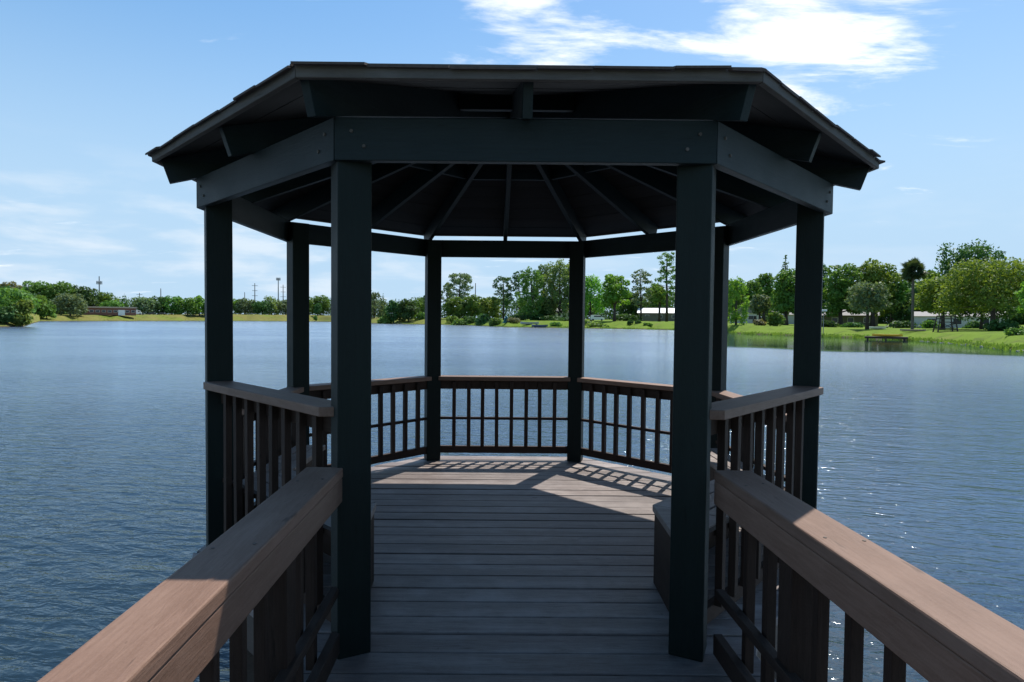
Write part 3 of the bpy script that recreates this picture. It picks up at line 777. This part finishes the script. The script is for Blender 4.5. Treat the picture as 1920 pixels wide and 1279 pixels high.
for k_, (px_, yt_, dd_, ww_, lf_, tx_) in enumerate([
 (722, 588, 300, 26, 'olive', 'low shrub on the bank left of the pair of dark trees'), (866, 594, 248, 30, 'mid', 'shore shrub under the tall sparse pine'),
 (884, 590, 250, 30, 'dark', 'shore shrub left of the hanging dark bush'), (928, 592, 214, 26, 'mid', 'shore shrub left of the teal play frame'),
 (962, 592, 206, 24, 'brown', 'brownish shore shrub right of the dark pine trunk'), (976, 588, 222, 30, 'dark', 'dark thicket behind the grey boat'),
 (1002, 586, 224, 34, 'dark', 'dark thicket behind the dark shore boat'), (1034, 588, 214, 34, 'dark', 'dark thicket under the pale feathery tree'),
 (1044, 601, 190, 22, 'mid', 'low plant clump at the water right of the dark boat'), (1060, 592, 206, 28, 'dark', 'dark thicket left of the right rear gazebo post'),
 (1092, 598, 194, 34, 'dark', 'dark shrub at the right rear gazebo post'), (1120, 602, 186, 28, 'mid', 'low shrub by the water left of the bright full tree'),
 (1172, 586, 232, 44, 'dark', 'long dark hedge behind the bright full tree'), (1214, 606, 182, 16, 'mid', 'small plant at the water below the grey pine')]):
    T.append(('bush', px_, yt_+3, dd_, ww_*1.7, lf_, tx_, None))
for t_ in T: tree(t_[0], t_[1], t_[2], t_[3], t_[4], t_[5], t_[6], t_[7], G2, 'bush' if t_[0] == 'bush' else 'tree')
# ---- right shore
G3 = 'trees on the right shore'
T = [
 ('airy', 1380, 520, 146, 40, 'bright', 'bright green feathery tree right of the front right gazebo post', .06),
 ('round', 1372, 520, 215, 40, 'mid', 'tree behind the bright feathery tree by the middle right post', .1),
 ('oak', 1405, 522, 220, 46, 'mid', 'rounded tree behind the gabled house', .2),
 ('oak', 1432, 508, 240, 46, 'mid', 'high rounded tree left of the pointed conifer', .2),
 ('conifer', 1470, 477, 205, 40, 'dark', 'tall pointed conifer rising above the trees left of the outer right post', .3),
 ('round', 1424, 551, 172, 40, 'grey', 'grey-green small tree right of the gabled house', .3),
 ('oak', 1474, 500, 168, 72, 'mid', 'leafy tree below the pointed conifer', .12),
 ('bush', 1424, 598, 140, 32, 'brown', 'brownish shrub by the water below the gabled house', None),
 ('bush', 1452, 584, 139, 44, 'mid', 'green shrub by the water left of the outer right gazebo post', None),
 ('oak', 1524, 486, 182, 60, 'dark', 'dark tree behind the outer right gazebo post', .15),
 ('oak', 1576, 490, 172, 84, 'mid', 'big oak right of the outer right gazebo post', .12),
 ('oak', 1636, 487, 176, 92, 'olive', 'big yellow-green domed oak between the lamp post and the palm', .15),
 ('oak', 1672, 506, 180, 50, 'mid', 'oak just left of the palm', .2),
 ('umbrella', 1626, 528, 124, 86, 'grey', 'grey-green spreading tree with thin trunks on the lawn by the dock', .36),
 ('oak', 1708, 560, 176, 60, 'dark', 'dark low tree behind the palm trunk', .05),
 ('oak', 1746, 502, 175, 52, 'olive', 'yellow-green tree right of the palm crown', .2),
 ('airy', 1812, 458, 200, 92, 'dark', 'tall dark tree rising behind the big right oak', .35),
 ('pine', 1868, 470, 205, 40, 'dark', 'small dark treetop behind the right edge of the big oak', .4),
 ('oak', 1768, 518, 125, 96, 'olive', 'left sunlit oak of the big clump right of the palm', .32),
 ('oak', 1862, 481, 112, 190, 'olive', 'huge spreading oak at the right edge of the photo', .26),
 ('oak', 1840, 540, 128, 120, 'dark', 'shaded oak under the huge spreading oak', .3),
 ('round', 1940, 510, 92, 60, 'bright', 'bright tree cut off by the right edge of the photo', .2),
 ('bush', 1550, 600, 150, 50, 'dark', 'dark hedge bush behind the lamp post', None),
 ('bush', 1600, 604, 150, 54, 'dark', 'dark hedge bush behind the spreading tree', None),
 ('bush', 1690, 601, 146, 56, 'dark', 'dark hedge bush left of the palm trunk', None),
 ('bush', 1880, 596, 108, 70, 'dark', 'dark shrub below the huge spreading oak', None),
 ('bush', 1905, 622, 80, 40, 'mid', 'shrub near the water at the right edge of the photo', None),
 ('bush', 1742, 600, 142, 40, 'mid', 'green shrub at the left end of the low white house', None),
 ('bush', 1828, 601, 140, 44, 'dark', 'dark shrub at the right end of the low white house', None),
]
for t_ in T: tree(t_[0], t_[1], t_[2], t_[3], t_[4], t_[5], t_[6], t_[7], G3, 'bush' if t_[0] == 'bush' else 'tree')

# far woods that read as one mass
cen, rad = [], []
for px in np.arange(-500, 2500, 9.0):
    base = np.interp(px, [-500, 0, 200, 430, 640, 700, 1000, 1200, 1500, 1900, 2500], [536, 538, 557, 566, 560, 562, 556, 548, 532, 520, 530])
    dist = np.interp(px, [-500, 0, 60, 200, 430, 640, 760, 950, 1200, 1400, 1900, 2500], [260, 300, 470, 500, 590, 600, 450, 380, 340, 300, 240, 200])+random.uniform(-12, 25)
    x, y, z = at(px, dist); Hh = max(ztop(px, base+random.uniform(-5, 9), dist)-z, 3)
    for q in range(4):
        f_ = .05+q*.27; lr = Hh*random.uniform(.28, .42)
        cen.append((x+random.uniform(-3, 3), y+random.uniform(-4, 4), z+min(Hh*f_, Hh-lr*.7))); rad.append((lr, lr, lr*.75))
V = leaves(cen, rad, 120000, 1.25, .5, .3)
me = leafmesh('far_woods', V); me.materials.append(L['dark']); o = link('far_woods', me, None); o['kind'] = 'stuff'
tag(o, 'continuous dark woods behind the nearer trees all round the lake', 'woods')

# shore grass and reeds in one mass
pts = []
for px in np.arange(1130, 2200, .55):
    d_, h = shore(px_ang(px)); dd = d_+abs(random.gauss(0, .8))-.2; x, y, z = at(px, dd); pts.append((x, y, max(z, WZ)))
for px in np.arange(640, 1130, .8):
    d_, h = shore(px_ang(px)); dd = d_+abs(random.gauss(0, 2.0))-.3; x, y, z = at(px, dd); pts.append((x, y, max(z, WZ)))
for px in np.arange(60, 640, .8):
    d_, h = shore(px_ang(px)); dd = d_+random.uniform(0, 30); x, y, z = at(px, dd); pts.append((x, y, max(z, WZ)))
pts = np.array(pts); cen = np.repeat(pts, 5, 0)+RNG.normal(size=(len(pts)*5, 3))*np.array([.5, .5, .05])
n = len(cen); hgt = RNG.uniform(.06, .30, n); wd = RNG.uniform(.06, .16, n); az = RNG.uniform(0, 6.28, n); tilt = RNG.normal(size=(n, 2))*.15
ex = np.stack([np.cos(az)*wd, np.sin(az)*wd, np.zeros(n)], 1); top = np.stack([tilt[:, 0]*hgt, tilt[:, 1]*hgt, hgt], 1)
b0 = cen-np.array([0, 0, .06]); V = np.stack([b0-ex, b0+ex, b0+top+ex*.3, b0+top-ex*.3], 1).reshape(-1, 3)
me = leafmesh('shore_grass', V); me.materials.append(L['olive']); o = link('shore_grass', me, None); o['kind'] = 'stuff'
tag(o, 'ragged grass and reeds along the water edge', 'grass')

# palm
def palm(px, ytop, dist, label):
    x, y, z = at(px, dist); H = ztop(px, ytop, dist)-z; root = tag(empty('palm_tree', (x, y, z-.05)), label, 'palm tree')
    tk = MB(); th = H*.80; ts = [0, .02, .05, .3, .6, .85, 1]
    tk.tube([(.03*sin(3*q), .25*q, -.2+th*q) for q in ts], [.36, .3, .24, .2, .19, .2, .24], 10); tk.build('trunk', M['palebark'], root, smooth=True)
    c = np.array([.04, .25, th]); cr = H*.165; V = []
    for i in range(62):
        az = i*2.39996; el = radians(88-150*((i+.5)/62)**.95)+random.uniform(-.2, .2)
        d_ = np.array([cos(az)*cos(el), sin(az)*cos(el), sin(el)]); pet = cr*random.uniform(.08, .58); hub = c+d_*pet
        side = np.cross(d_, [0, 0, 1.0]); side /= np.linalg.norm(side)+1e-9; up = np.cross(side, d_); ro_ = random.uniform(-1.3, 1.3); side, up = side*cos(ro_)+up*sin(ro_), up*cos(ro_)-side*sin(ro_)
        V.append(np.array([c-side*.02, c+side*.02, hub+side*.02, hub-side*.02]))
        for k in range(15):
            a = (k-7)/7*1.35; dd = d_*cos(a)+side*sin(a); Ln = cr*random.uniform(.55, .72)*(1-.12*abs(a)); tip = hub+dd*Ln-np.array([0, 0, 1])*Ln*(.05+.10*abs(a))*max(.3, cos(el)); nrm = np.cross(dd, up); m = hub+(tip-hub)*.55+np.array([0, 0, Ln*.05])
            wv = nrm/np.linalg.norm(nrm)*.10
            V.append(np.array([hub, m+wv, tip, m-wv]))
    me = leafmesh('fronds', np.concatenate(V)); me.materials.append(L['palm']); link('fronds', me, None, root); return root
palm(1711, 480, 118, 'tall fan palm with a round dark crown on the right lawn')

# ---- man-made things on the shore
M['tan'] = solid('tan_roof', (.42, .33, .25), .8, .15); M['brick'] = solid('red_brick', (.20, .085, .06), .85, .3, 6)
M['white'] = solid('white_paint', (.78, .77, .74), .5, .08); M['offwhite'] = solid('cream_wall', (.55, .53, .47), .8, .12)
M['greyroof'] = solid('grey_roof', (.20, .19, .18), .8, .25, 5); M['metalroof'] = solid('white_metal_roof', (.75, .76, .78), .35, .06)
M['glass'] = solid('dark_glass', (.02, .025, .03), .12, .2, 2, .6); M['tyre'] = solid('tyre', (.02, .02, .02), .9, .2)
M['steel'] = solid('galvanised_steel', (.22, .23, .24), .5, .15, 2, .5, .6); M['polewood'] = solid('pole_wood', (.12, .095, .075), .9, .3)
M['fence'] = solid('grey_fence', (.16, .145, .125), .9, .3); M['teal'] = solid('teal_canvas', (.05, .33, .42), .6, .12)
M['yellow'] = solid('yellow_plastic', (.75, .45, .03), .45, .1); M['road'] = solid('asphalt', (.30, .28, .26), .9, .2)
M['black'] = solid('black_paint', (.02, .02, .022), .3, .1); M['silver'] = solid('silver_paint', (.35, .36, .38), .3, .08); M['bluegrey'] = solid('blue_grey_paint', (.10, .12, .16), .3, .1)
M['darkwood'] = solid('dark_weathered_wood', (.045, .036, .03), .9, .3); M['stone'] = solid('pale_stone', (.45, .43, .38), .9, .3)

def facing(px): return -px_ang(px)          # local -y looks back at the pier
def house(px, dist, w_, dp, hw, hr, wall, roofm, label, name='house', ridge_along=True, nwin=3, door=True):
    x, y, z = at(px, dist); root = tag(empty(name, (x, y, z-.05), facing(px)), label, 'house' if name == 'house' else 'building')
    MB().box((0, 0, hw/2), (w_, dp, hw)).build('wall', M[wall], root)
    rm = MB(); ov = .4
    if ridge_along:
        a, b, c = w_/2+ov, dp/2+ov, hw
        V = [(-a, -b, c), (a, -b, c), (a, b, c), (-a, b, c), (-a+.01, 0, c+hr), (a-.01, 0, c+hr)]
        rm.add(V, [(0, 1, 5, 4), (2, 3, 4, 5), (0, 4, 3), (1, 2, 5), (3, 2, 1, 0)])
    else:
        a, b, c = w_/2+ov, dp/2+ov, hw
        V = [(-a, -b, c), (a, -b, c), (a, b, c), (-a, b, c), (0, -b, c+hr), (0, b, c+hr)]
        rm.add(V, [(0, 4, 5, 3), (1, 2, 5, 4), (0, 1, 4), (2, 3, 5), (3, 2, 1, 0)])
    rm.build('roof', M[roofm], root)
    for i in range(nwin):
        wx = -w_/2+w_*(i+.7)/(nwin+.4)
        f_ = MB().box((0, 0, 0), (1.5, .1, 1.3)).build('window', M['white'], root, loc=(wx, -dp/2-.03, hw*.56))
        MB().box((0, -.05, 0), (1.3, .06, 1.1)).build('pane', M['glass'], f_)
    if door:
        d_ = MB().box((0, 0, 0), (1.0, .1, 2.1)).build('door', M['darkwood'], root, loc=(w_*.5-1.3, -dp/2-.03, 1.1)); MB().box((.35, -.07, 0), (.08, .06, .08)).build('handle', M['steel'], d_)
    return root
house(1058, 262, 15, 9, 3.0, 2.2, 'offwhite', 'greyroof', 'pale house half hidden behind the tall feathery trees')
house(1238, 248, 17, 9, 3.2, 2.0, 'fence', 'metalroof', 'grey house with bright white roof behind the tallest pine')
house(1396, 196, 8, 10, 3.0, 2.4, 'offwhite', 'greyroof', 'small gabled house behind the bright feathery tree', ridge_along=False, nwin=2)
house(1795, 152, 14, 8, 2.3, 1.0, 'offwhite', 'greyroof', 'low white house in the shade behind the lookout stand', nwin=3)
house(1480, 200, 10, 8, 2.8, 1.6, 'offwhite', 'greyroof', 'cream house glimpsed under the leafy tree by the outer right post', nwin=2)
house(1580, 190, 16, 8, 2.8, 1.6, 'fence', 'greyroof', 'long cream house in deep shade behind the spreading tree', nwin=4)
# long low building by the road
x, y, z = at(206, 398); lb = tag(empty('long_building', (x, y, z-.05), facing(206)), 'long low brick building with flat tan roof on the far left shore', 'building')
wl = wid(206, 84, 398); MB().box((0, 0, 2.0), (wl, 7, 4.0)).build('wall', M['brick'], lb)
MB().box((0, 0, 4.35), (wl+1.2, 8.2, .7)).build('roof', M['tan'], lb, .05)
for i in range(9):
    wx = -wl/2+wl*(i+.5)/9
    if i == 6:
        MB().box((wx, -3.55, 1.5), (3.2, .14, 3.0)).build('door', M['white'], lb); continue
    f_ = MB().box((wx, -3.52, 2.2), (1.9, .1, 1.3)).build('window', M['offwhite'], lb); MB().box((wx, -3.58, 2.2), (1.6, .08, 1.05)).build('pane', M['glass'], f_)
# far road with cars
a = at(258, 408); b = at(700, 512); rd = MB()
pl_ = []
for i in range(30):
    px = 240+i*(470/29); d_ = shore(px_ang(px))[0]; x0, y0, z0 = at(px, d_+46); x1, y1, z1 = at(px, d_+54); pl_.append((x0, y0, z0+.06, x1, y1, z1+.06))
rv, rfc = [], []
for q in pl_: rv += [q[:3], q[3:]]
for i in range(29): rfc.append((2*i, 2*i+2, 2*i+3, 2*i+1))
struct(rd.add(rv, rfc).build('road', M['road']))
def car(px, dist, col, label, kind='car', heading=None):
    x, y, z = at(px, dist); root = tag(empty('parked_'+kind, (x, y, z+.04), (facing(px) if heading is None else heading)), label, kind, 'vehicles on the far shore')
    if kind == 'truck': prof_ = [(-3.6, .5), (3.6, .5), (3.6, 1.5), (3.1, 1.7), (2.6, 2.6), (1.3, 2.75), (1.2, 3.1), (-3.6, 3.1)]; hw = 1.1; wh = (-2.4, 2.5); wr = .48
    elif kind == 'van': prof_ = [(-2.4, .35), (2.4, .35), (2.45, 1.0), (1.7, 1.25), (1.0, 2.0), (-2.3, 2.05), (-2.45, 1.2)]; hw = .95; wh = (-1.5, 1.5); wr = .34
    else: prof_ = [(-2.2, .35), (2.2, .35), (2.25, .75), (1.25, .95), (.55, 1.45), (-1.1, 1.5), (-1.9, 1.0), (-2.25, .9)]; hw = .88; wh = (-1.35, 1.35); wr = .33
    m = MB(); n = len(prof_); m.add([(a_, -hw, c_) for a_, c_ in prof_]+[(a_, hw, c_) for a_, c_ in prof_], [tuple(range(n)), tuple(range(2*n-1, n-1, -1))]+[(i, n+i, n+(i+1) % n, (i+1) % n) for i in range(n)])
    m.build('body', M[col], root, .04)
    g = {'truck': (1.9, 2.15, 1.0, .6), 'van': (.1, 1.6, 2.6, .5), 'car': (-.3, 1.2, 1.7, .32)}[kind]
    for s_ in (-1, 1): MB().box((g[0], s_*(hw+.005), g[1]), (g[2], .03, g[3])).build('window', M['glass'], root)
    for wx in wh:
        for s_ in (-1, 1): MB().tube([(wx, s_*(hw-.16), wr), (wx, s_*(hw+.04), wr)], [wr, wr], 12).build('wheel', M['tyre'], root)
    return root
def rdist(px): return shore(px_ang(px))[0]+50
car(254, rdist(254), 'white', 'white box truck at the right end of the long low building', 'truck')
car(284, rdist(284), 'black', 'black car on the far road right of the white truck')
car(304, rdist(304), 'black', 'dark car on the far road beside the short pole')
car(334, rdist(334), 'bluegrey', 'blue-grey car on the far road left of the white car')
car(352, rdist(352), 'silver', 'silver car on the far road between the blue-grey and white cars')
car(368, rdist(368), 'white', 'white car on the far road left of the outer left gazebo post')
car(1120, 214, 'white', 'white van parked under the trees right of the right rear post', 'van')

# masts and poles
def pole(px, ytop, dist, label, r0, arms=0, cluster=None, name='utility_pole', mat='polewood', catg='pole'):
    x, y, z = at(px, dist); H = ztop(px, ytop, dist)-z; root = tag(empty(name, (x, y, z-.1), facing(px)), label, catg, 'masts and poles over the far treeline')
    MB().tube([(0, 0, -.3), (0, 0, H*.5), (0, 0, H)], [r0, r0*.85, r0*.6], 8).build('shaft', M[mat], root)
    for k in range(arms):
        hz = H*(.92-.16*k); MB().box((0, 0, hz), (5.2-.5*(k % 2), .3, .35)).build('crossarm', M[mat], root)
    if cluster:
        for fz in cluster:
            for k in range(6): MB().box((1.7*cos(k*pi/3), 1.7*sin(k*pi/3), H*fz), (.5, .5, 2.6), k*pi/3).build('antenna', M['steel'], root)
            MB().tube([(0, 0, H*fz-.2), (0, 0, H*fz+.2)], [1.7, 1.7], 10).build('platform', M['steel'], root)
    return root
pole(187, 518, 560, 'mast with a ring of antennas halfway, above the left treeline', .55, 0, (.83,), 'antenna_mast', 'steel', 'mast')
pole(302, 541, 640, 'short pole above the treeline left of the outer left post', .5, 0)
pole(262, 549, 700, 'faint short pole between the mast and the outer left post', .45, 1)
pole(433, 547, 640, 'short pole touching the outer left gazebo post on its right', .4)
pole(459, 548, 640, 'plain short pole left of the pole with crossarms', .45)
pole(478, 531, 620, 'tall utility pole with several crossarms in the left opening', .5, 4)
pole(522, 521, 600, 'tallest mast with antenna head in the left opening', .6, 0, (.965,), 'antenna_mast', 'steel', 'mast')
pole(531, 534, 640, 'utility pole with crossarms just right of the tallest mast', .5, 3)
pole(497, 556, 660, 'stub of a pole left of the tallest mast', .4)
pole(891, 531, 420, 'bare pole above the trees in the rear opening', .4)
# lamp by the right shore
x, y, z = at(1544, 116); lp = tag(empty('lamp_post', (x, y, z)), 'thin lamp post with white square head right of the outer right gazebo post', 'lamp post')
Hl = ztop(1544, 581, 116)-z
MB().tube([(0, 0, -.2), (0, 0, Hl-.25)], [.07, .05], 8).build('shaft', M['steel'], lp); MB().box((0, 0, Hl-.1), (.75, .75, .32)).build('lamp_head', M['white'], lp, .03); MB().box((0, 0, Hl-.3), (.5, .5, .1)).build('lamp_collar', M['steel'], lp)
# dock with yellow kayak
x, y, z = at(1662, 101); dz = WZ+.42; dkk = tag(empty('small_dock', (x, y, dz), facing(1662)), 'small low wooden dock at the right shore under the spreading tree', 'dock')
for i in range(16): MB().box((-2.4+i*.32, 0, 0), (.3, 2.6, .05)).build('plank', M['darkwood'], dkk)
for sx in (-2.2, 0, 2.2):
    for sy in (-1.1, 1.1): MB().tube([(sx, sy, -1.2), (sx, sy, -.03)], [.09, .09], 8).build('pile', M['darkwood'], dkk)
for sy in (-1.15, 1.15): MB().box((0, sy, -.14), (5.1, .06, .2)).build('stringer', M['darkwood'], dkk)
def hull(name, px, dist, Ln, wd, ht, mat, label, zoff=0.0, rz=.1, cat='boat'):
    x, y, z = at(px, dist); z += zoff; root = tag(empty(name, (x, y, z), facing(px)+rz), label, cat)
    m = MB(); st = []
    for i in range(11):
        t_ = i/10*2-1; w_ = wd/2*(1-abs(t_)**2.4)+.02; kz = ht*.25*abs(t_)**3
        st.append([(t_*Ln/2, -w_, ht+kz*.6), (t_*Ln/2, -w_*.75, ht*.3+kz), (t_*Ln/2, 0, kz), (t_*Ln/2, w_*.75, ht*.3+kz), (t_*Ln/2, w_, ht+kz*.6), (t_*Ln/2, 0, ht*.82+kz*.6)])
    for s_ in st: m.v += s_
    for i in range(10):
        for k in range(6): m.f.append((i*6+k, i*6+(k+1) % 6, (i+1)*6+(k+1) % 6, (i+1)*6+k))
    m.f.append((5, 4, 3, 2, 1, 0)); m.f.append(tuple(60+k for k in range(6)))
    m.build('hull', M[mat], root, smooth=False)
    MB().box((.1, 0, ht*.88), (Ln*.16, wd*.5, ht*.2)).build('seat', M['black'], root)
    return root
hull('kayak', 1664, 100.6, 3.6, .75, .34, 'yellow', 'yellow kayak lying on the small dock', dz+.03-at(1664, 100.6)[2], .06, 'kayak')
hull('canoe', 1645, 126, 2.6, .9, .45, 'white', 'small white boat lying on the lawn behind the dock', .02, -.1)
hull('rowing_boat', 1712, 109, 3.2, .8, .3, 'tan', 'tan boat on the grass right of the dock', .02, .1)
hull('rowing_boat', 993, 198, 6.2, 1.8, .9, 'silver', 'grey boat pulled up on the shore under the feathery trees', .05, .2)
hull('motor_boat', 1012, 190, 5.2, 1.7, .8, 'bluegrey', 'dark boat at the shore right of the grey boat', .05, -.15)
hull('motor_boat', 1068, 208, 4.2, 1.5, .9, 'white', 'white boat on the bank behind the right rear gazebo post', .05, -.15)
# teal play frame
x, y, z = at(949, 206); tf = tag(empty('play_frame', (x, y, z), facing(949)), 'teal A-shaped play frame beside the dark pine', 'play frame')
MB().add([(-1.1, -.8, 0), (1.1, -.8, 0), (0, -.8, 2.5), (-1.1, .8, 0), (1.1, .8, 0), (0, .8, 2.5)], [(0, 3, 5, 2), (1, 2, 5, 4), (3, 4, 5)]).build('canopy', M['teal'], tf)
for sx in (-1, 1): MB().tube([(sx*1.25, -.85, -.1), (0, -.85, 2.6)], [.06, .06], 6).build('leg', M['teal'], tf)
# lookout stand
x, y, z = at(1773, 103); Hs = ztop(1773, 592, 103)-z; ls_ = tag(empty('lookout_stand', (x, y, z), facing(1773)+.3), 'dark wooden lookout stand with braces at the right shore', 'stand')
for sx in (-1, 1):
    for sy in (-1, 1): MB().tube([(sx*1.15, sy*.95, -.15), (sx*.8, sy*.7, Hs)], [.09, .075], 6).build('leg', M['darkwood'], ls_)
MB().box((0, 0, Hs*.60), (2.1, 1.8, .1)).build('platform', M['darkwood'], ls_)
for hz in (.2, .82, 1.0): 
    for sy in (-1, 1): MB().box((0, sy*(.95-.25*hz), Hs*hz-.03), (2*(1.15-.35*hz), .05, .12)).build('rail', M['darkwood'], ls_)
for sx in (-1, 1): MB().tube([(sx*1.1, -.9, .2), (-sx*.9, -.76, Hs*.58)], [.045, .045], 6).build('brace', M['darkwood'], ls_)
for k in range(6): MB().box((.45, -1.05+.02*k, Hs*.1*(k+.6)), (.5, .05, .07)).build('ladder_rung', M['darkwood'], ls_)
# fence behind the lawn
x, y, z = at(1208, 236); fn = tag(empty('board_fence', (x, y, z-.05), facing(1208)), 'grey board fence behind the lawn, left of the white roofed house', 'fence')
fm = MB().box((0, 0, .95), (.42, .04, 1.9)).mesh('fence_board')
for i in range(30): link('fence_board', fm, M['fence'], fn, loc=(-7+i*.44, random.uniform(-.01, .01), random.uniform(-.03, .03)))
# pale stones and lily leaves along the right shore
sm = MB()
for i in range(150):
    px = random.uniform(1722, 1990); d_ = shore(px_ang(px))[0]-random.uniform(-.3, 2.2); x, y, z = at(px, d_); r_ = random.uniform(.08, .24)
    q = [(x+r_*cos(k*pi/3)*random.uniform(.7, 1.2), y+r_*sin(k*pi/3)*random.uniform(.7, 1.2)) for k in range(6)]
    sm.prism(q, WZ-.1, WZ+random.uniform(.03, .12))
o = sm.build('shore_stones', M['stone'], None, .01); o['kind'] = 'stuff'; tag(o, 'scattered pale stones at the right water edge', 'stones')
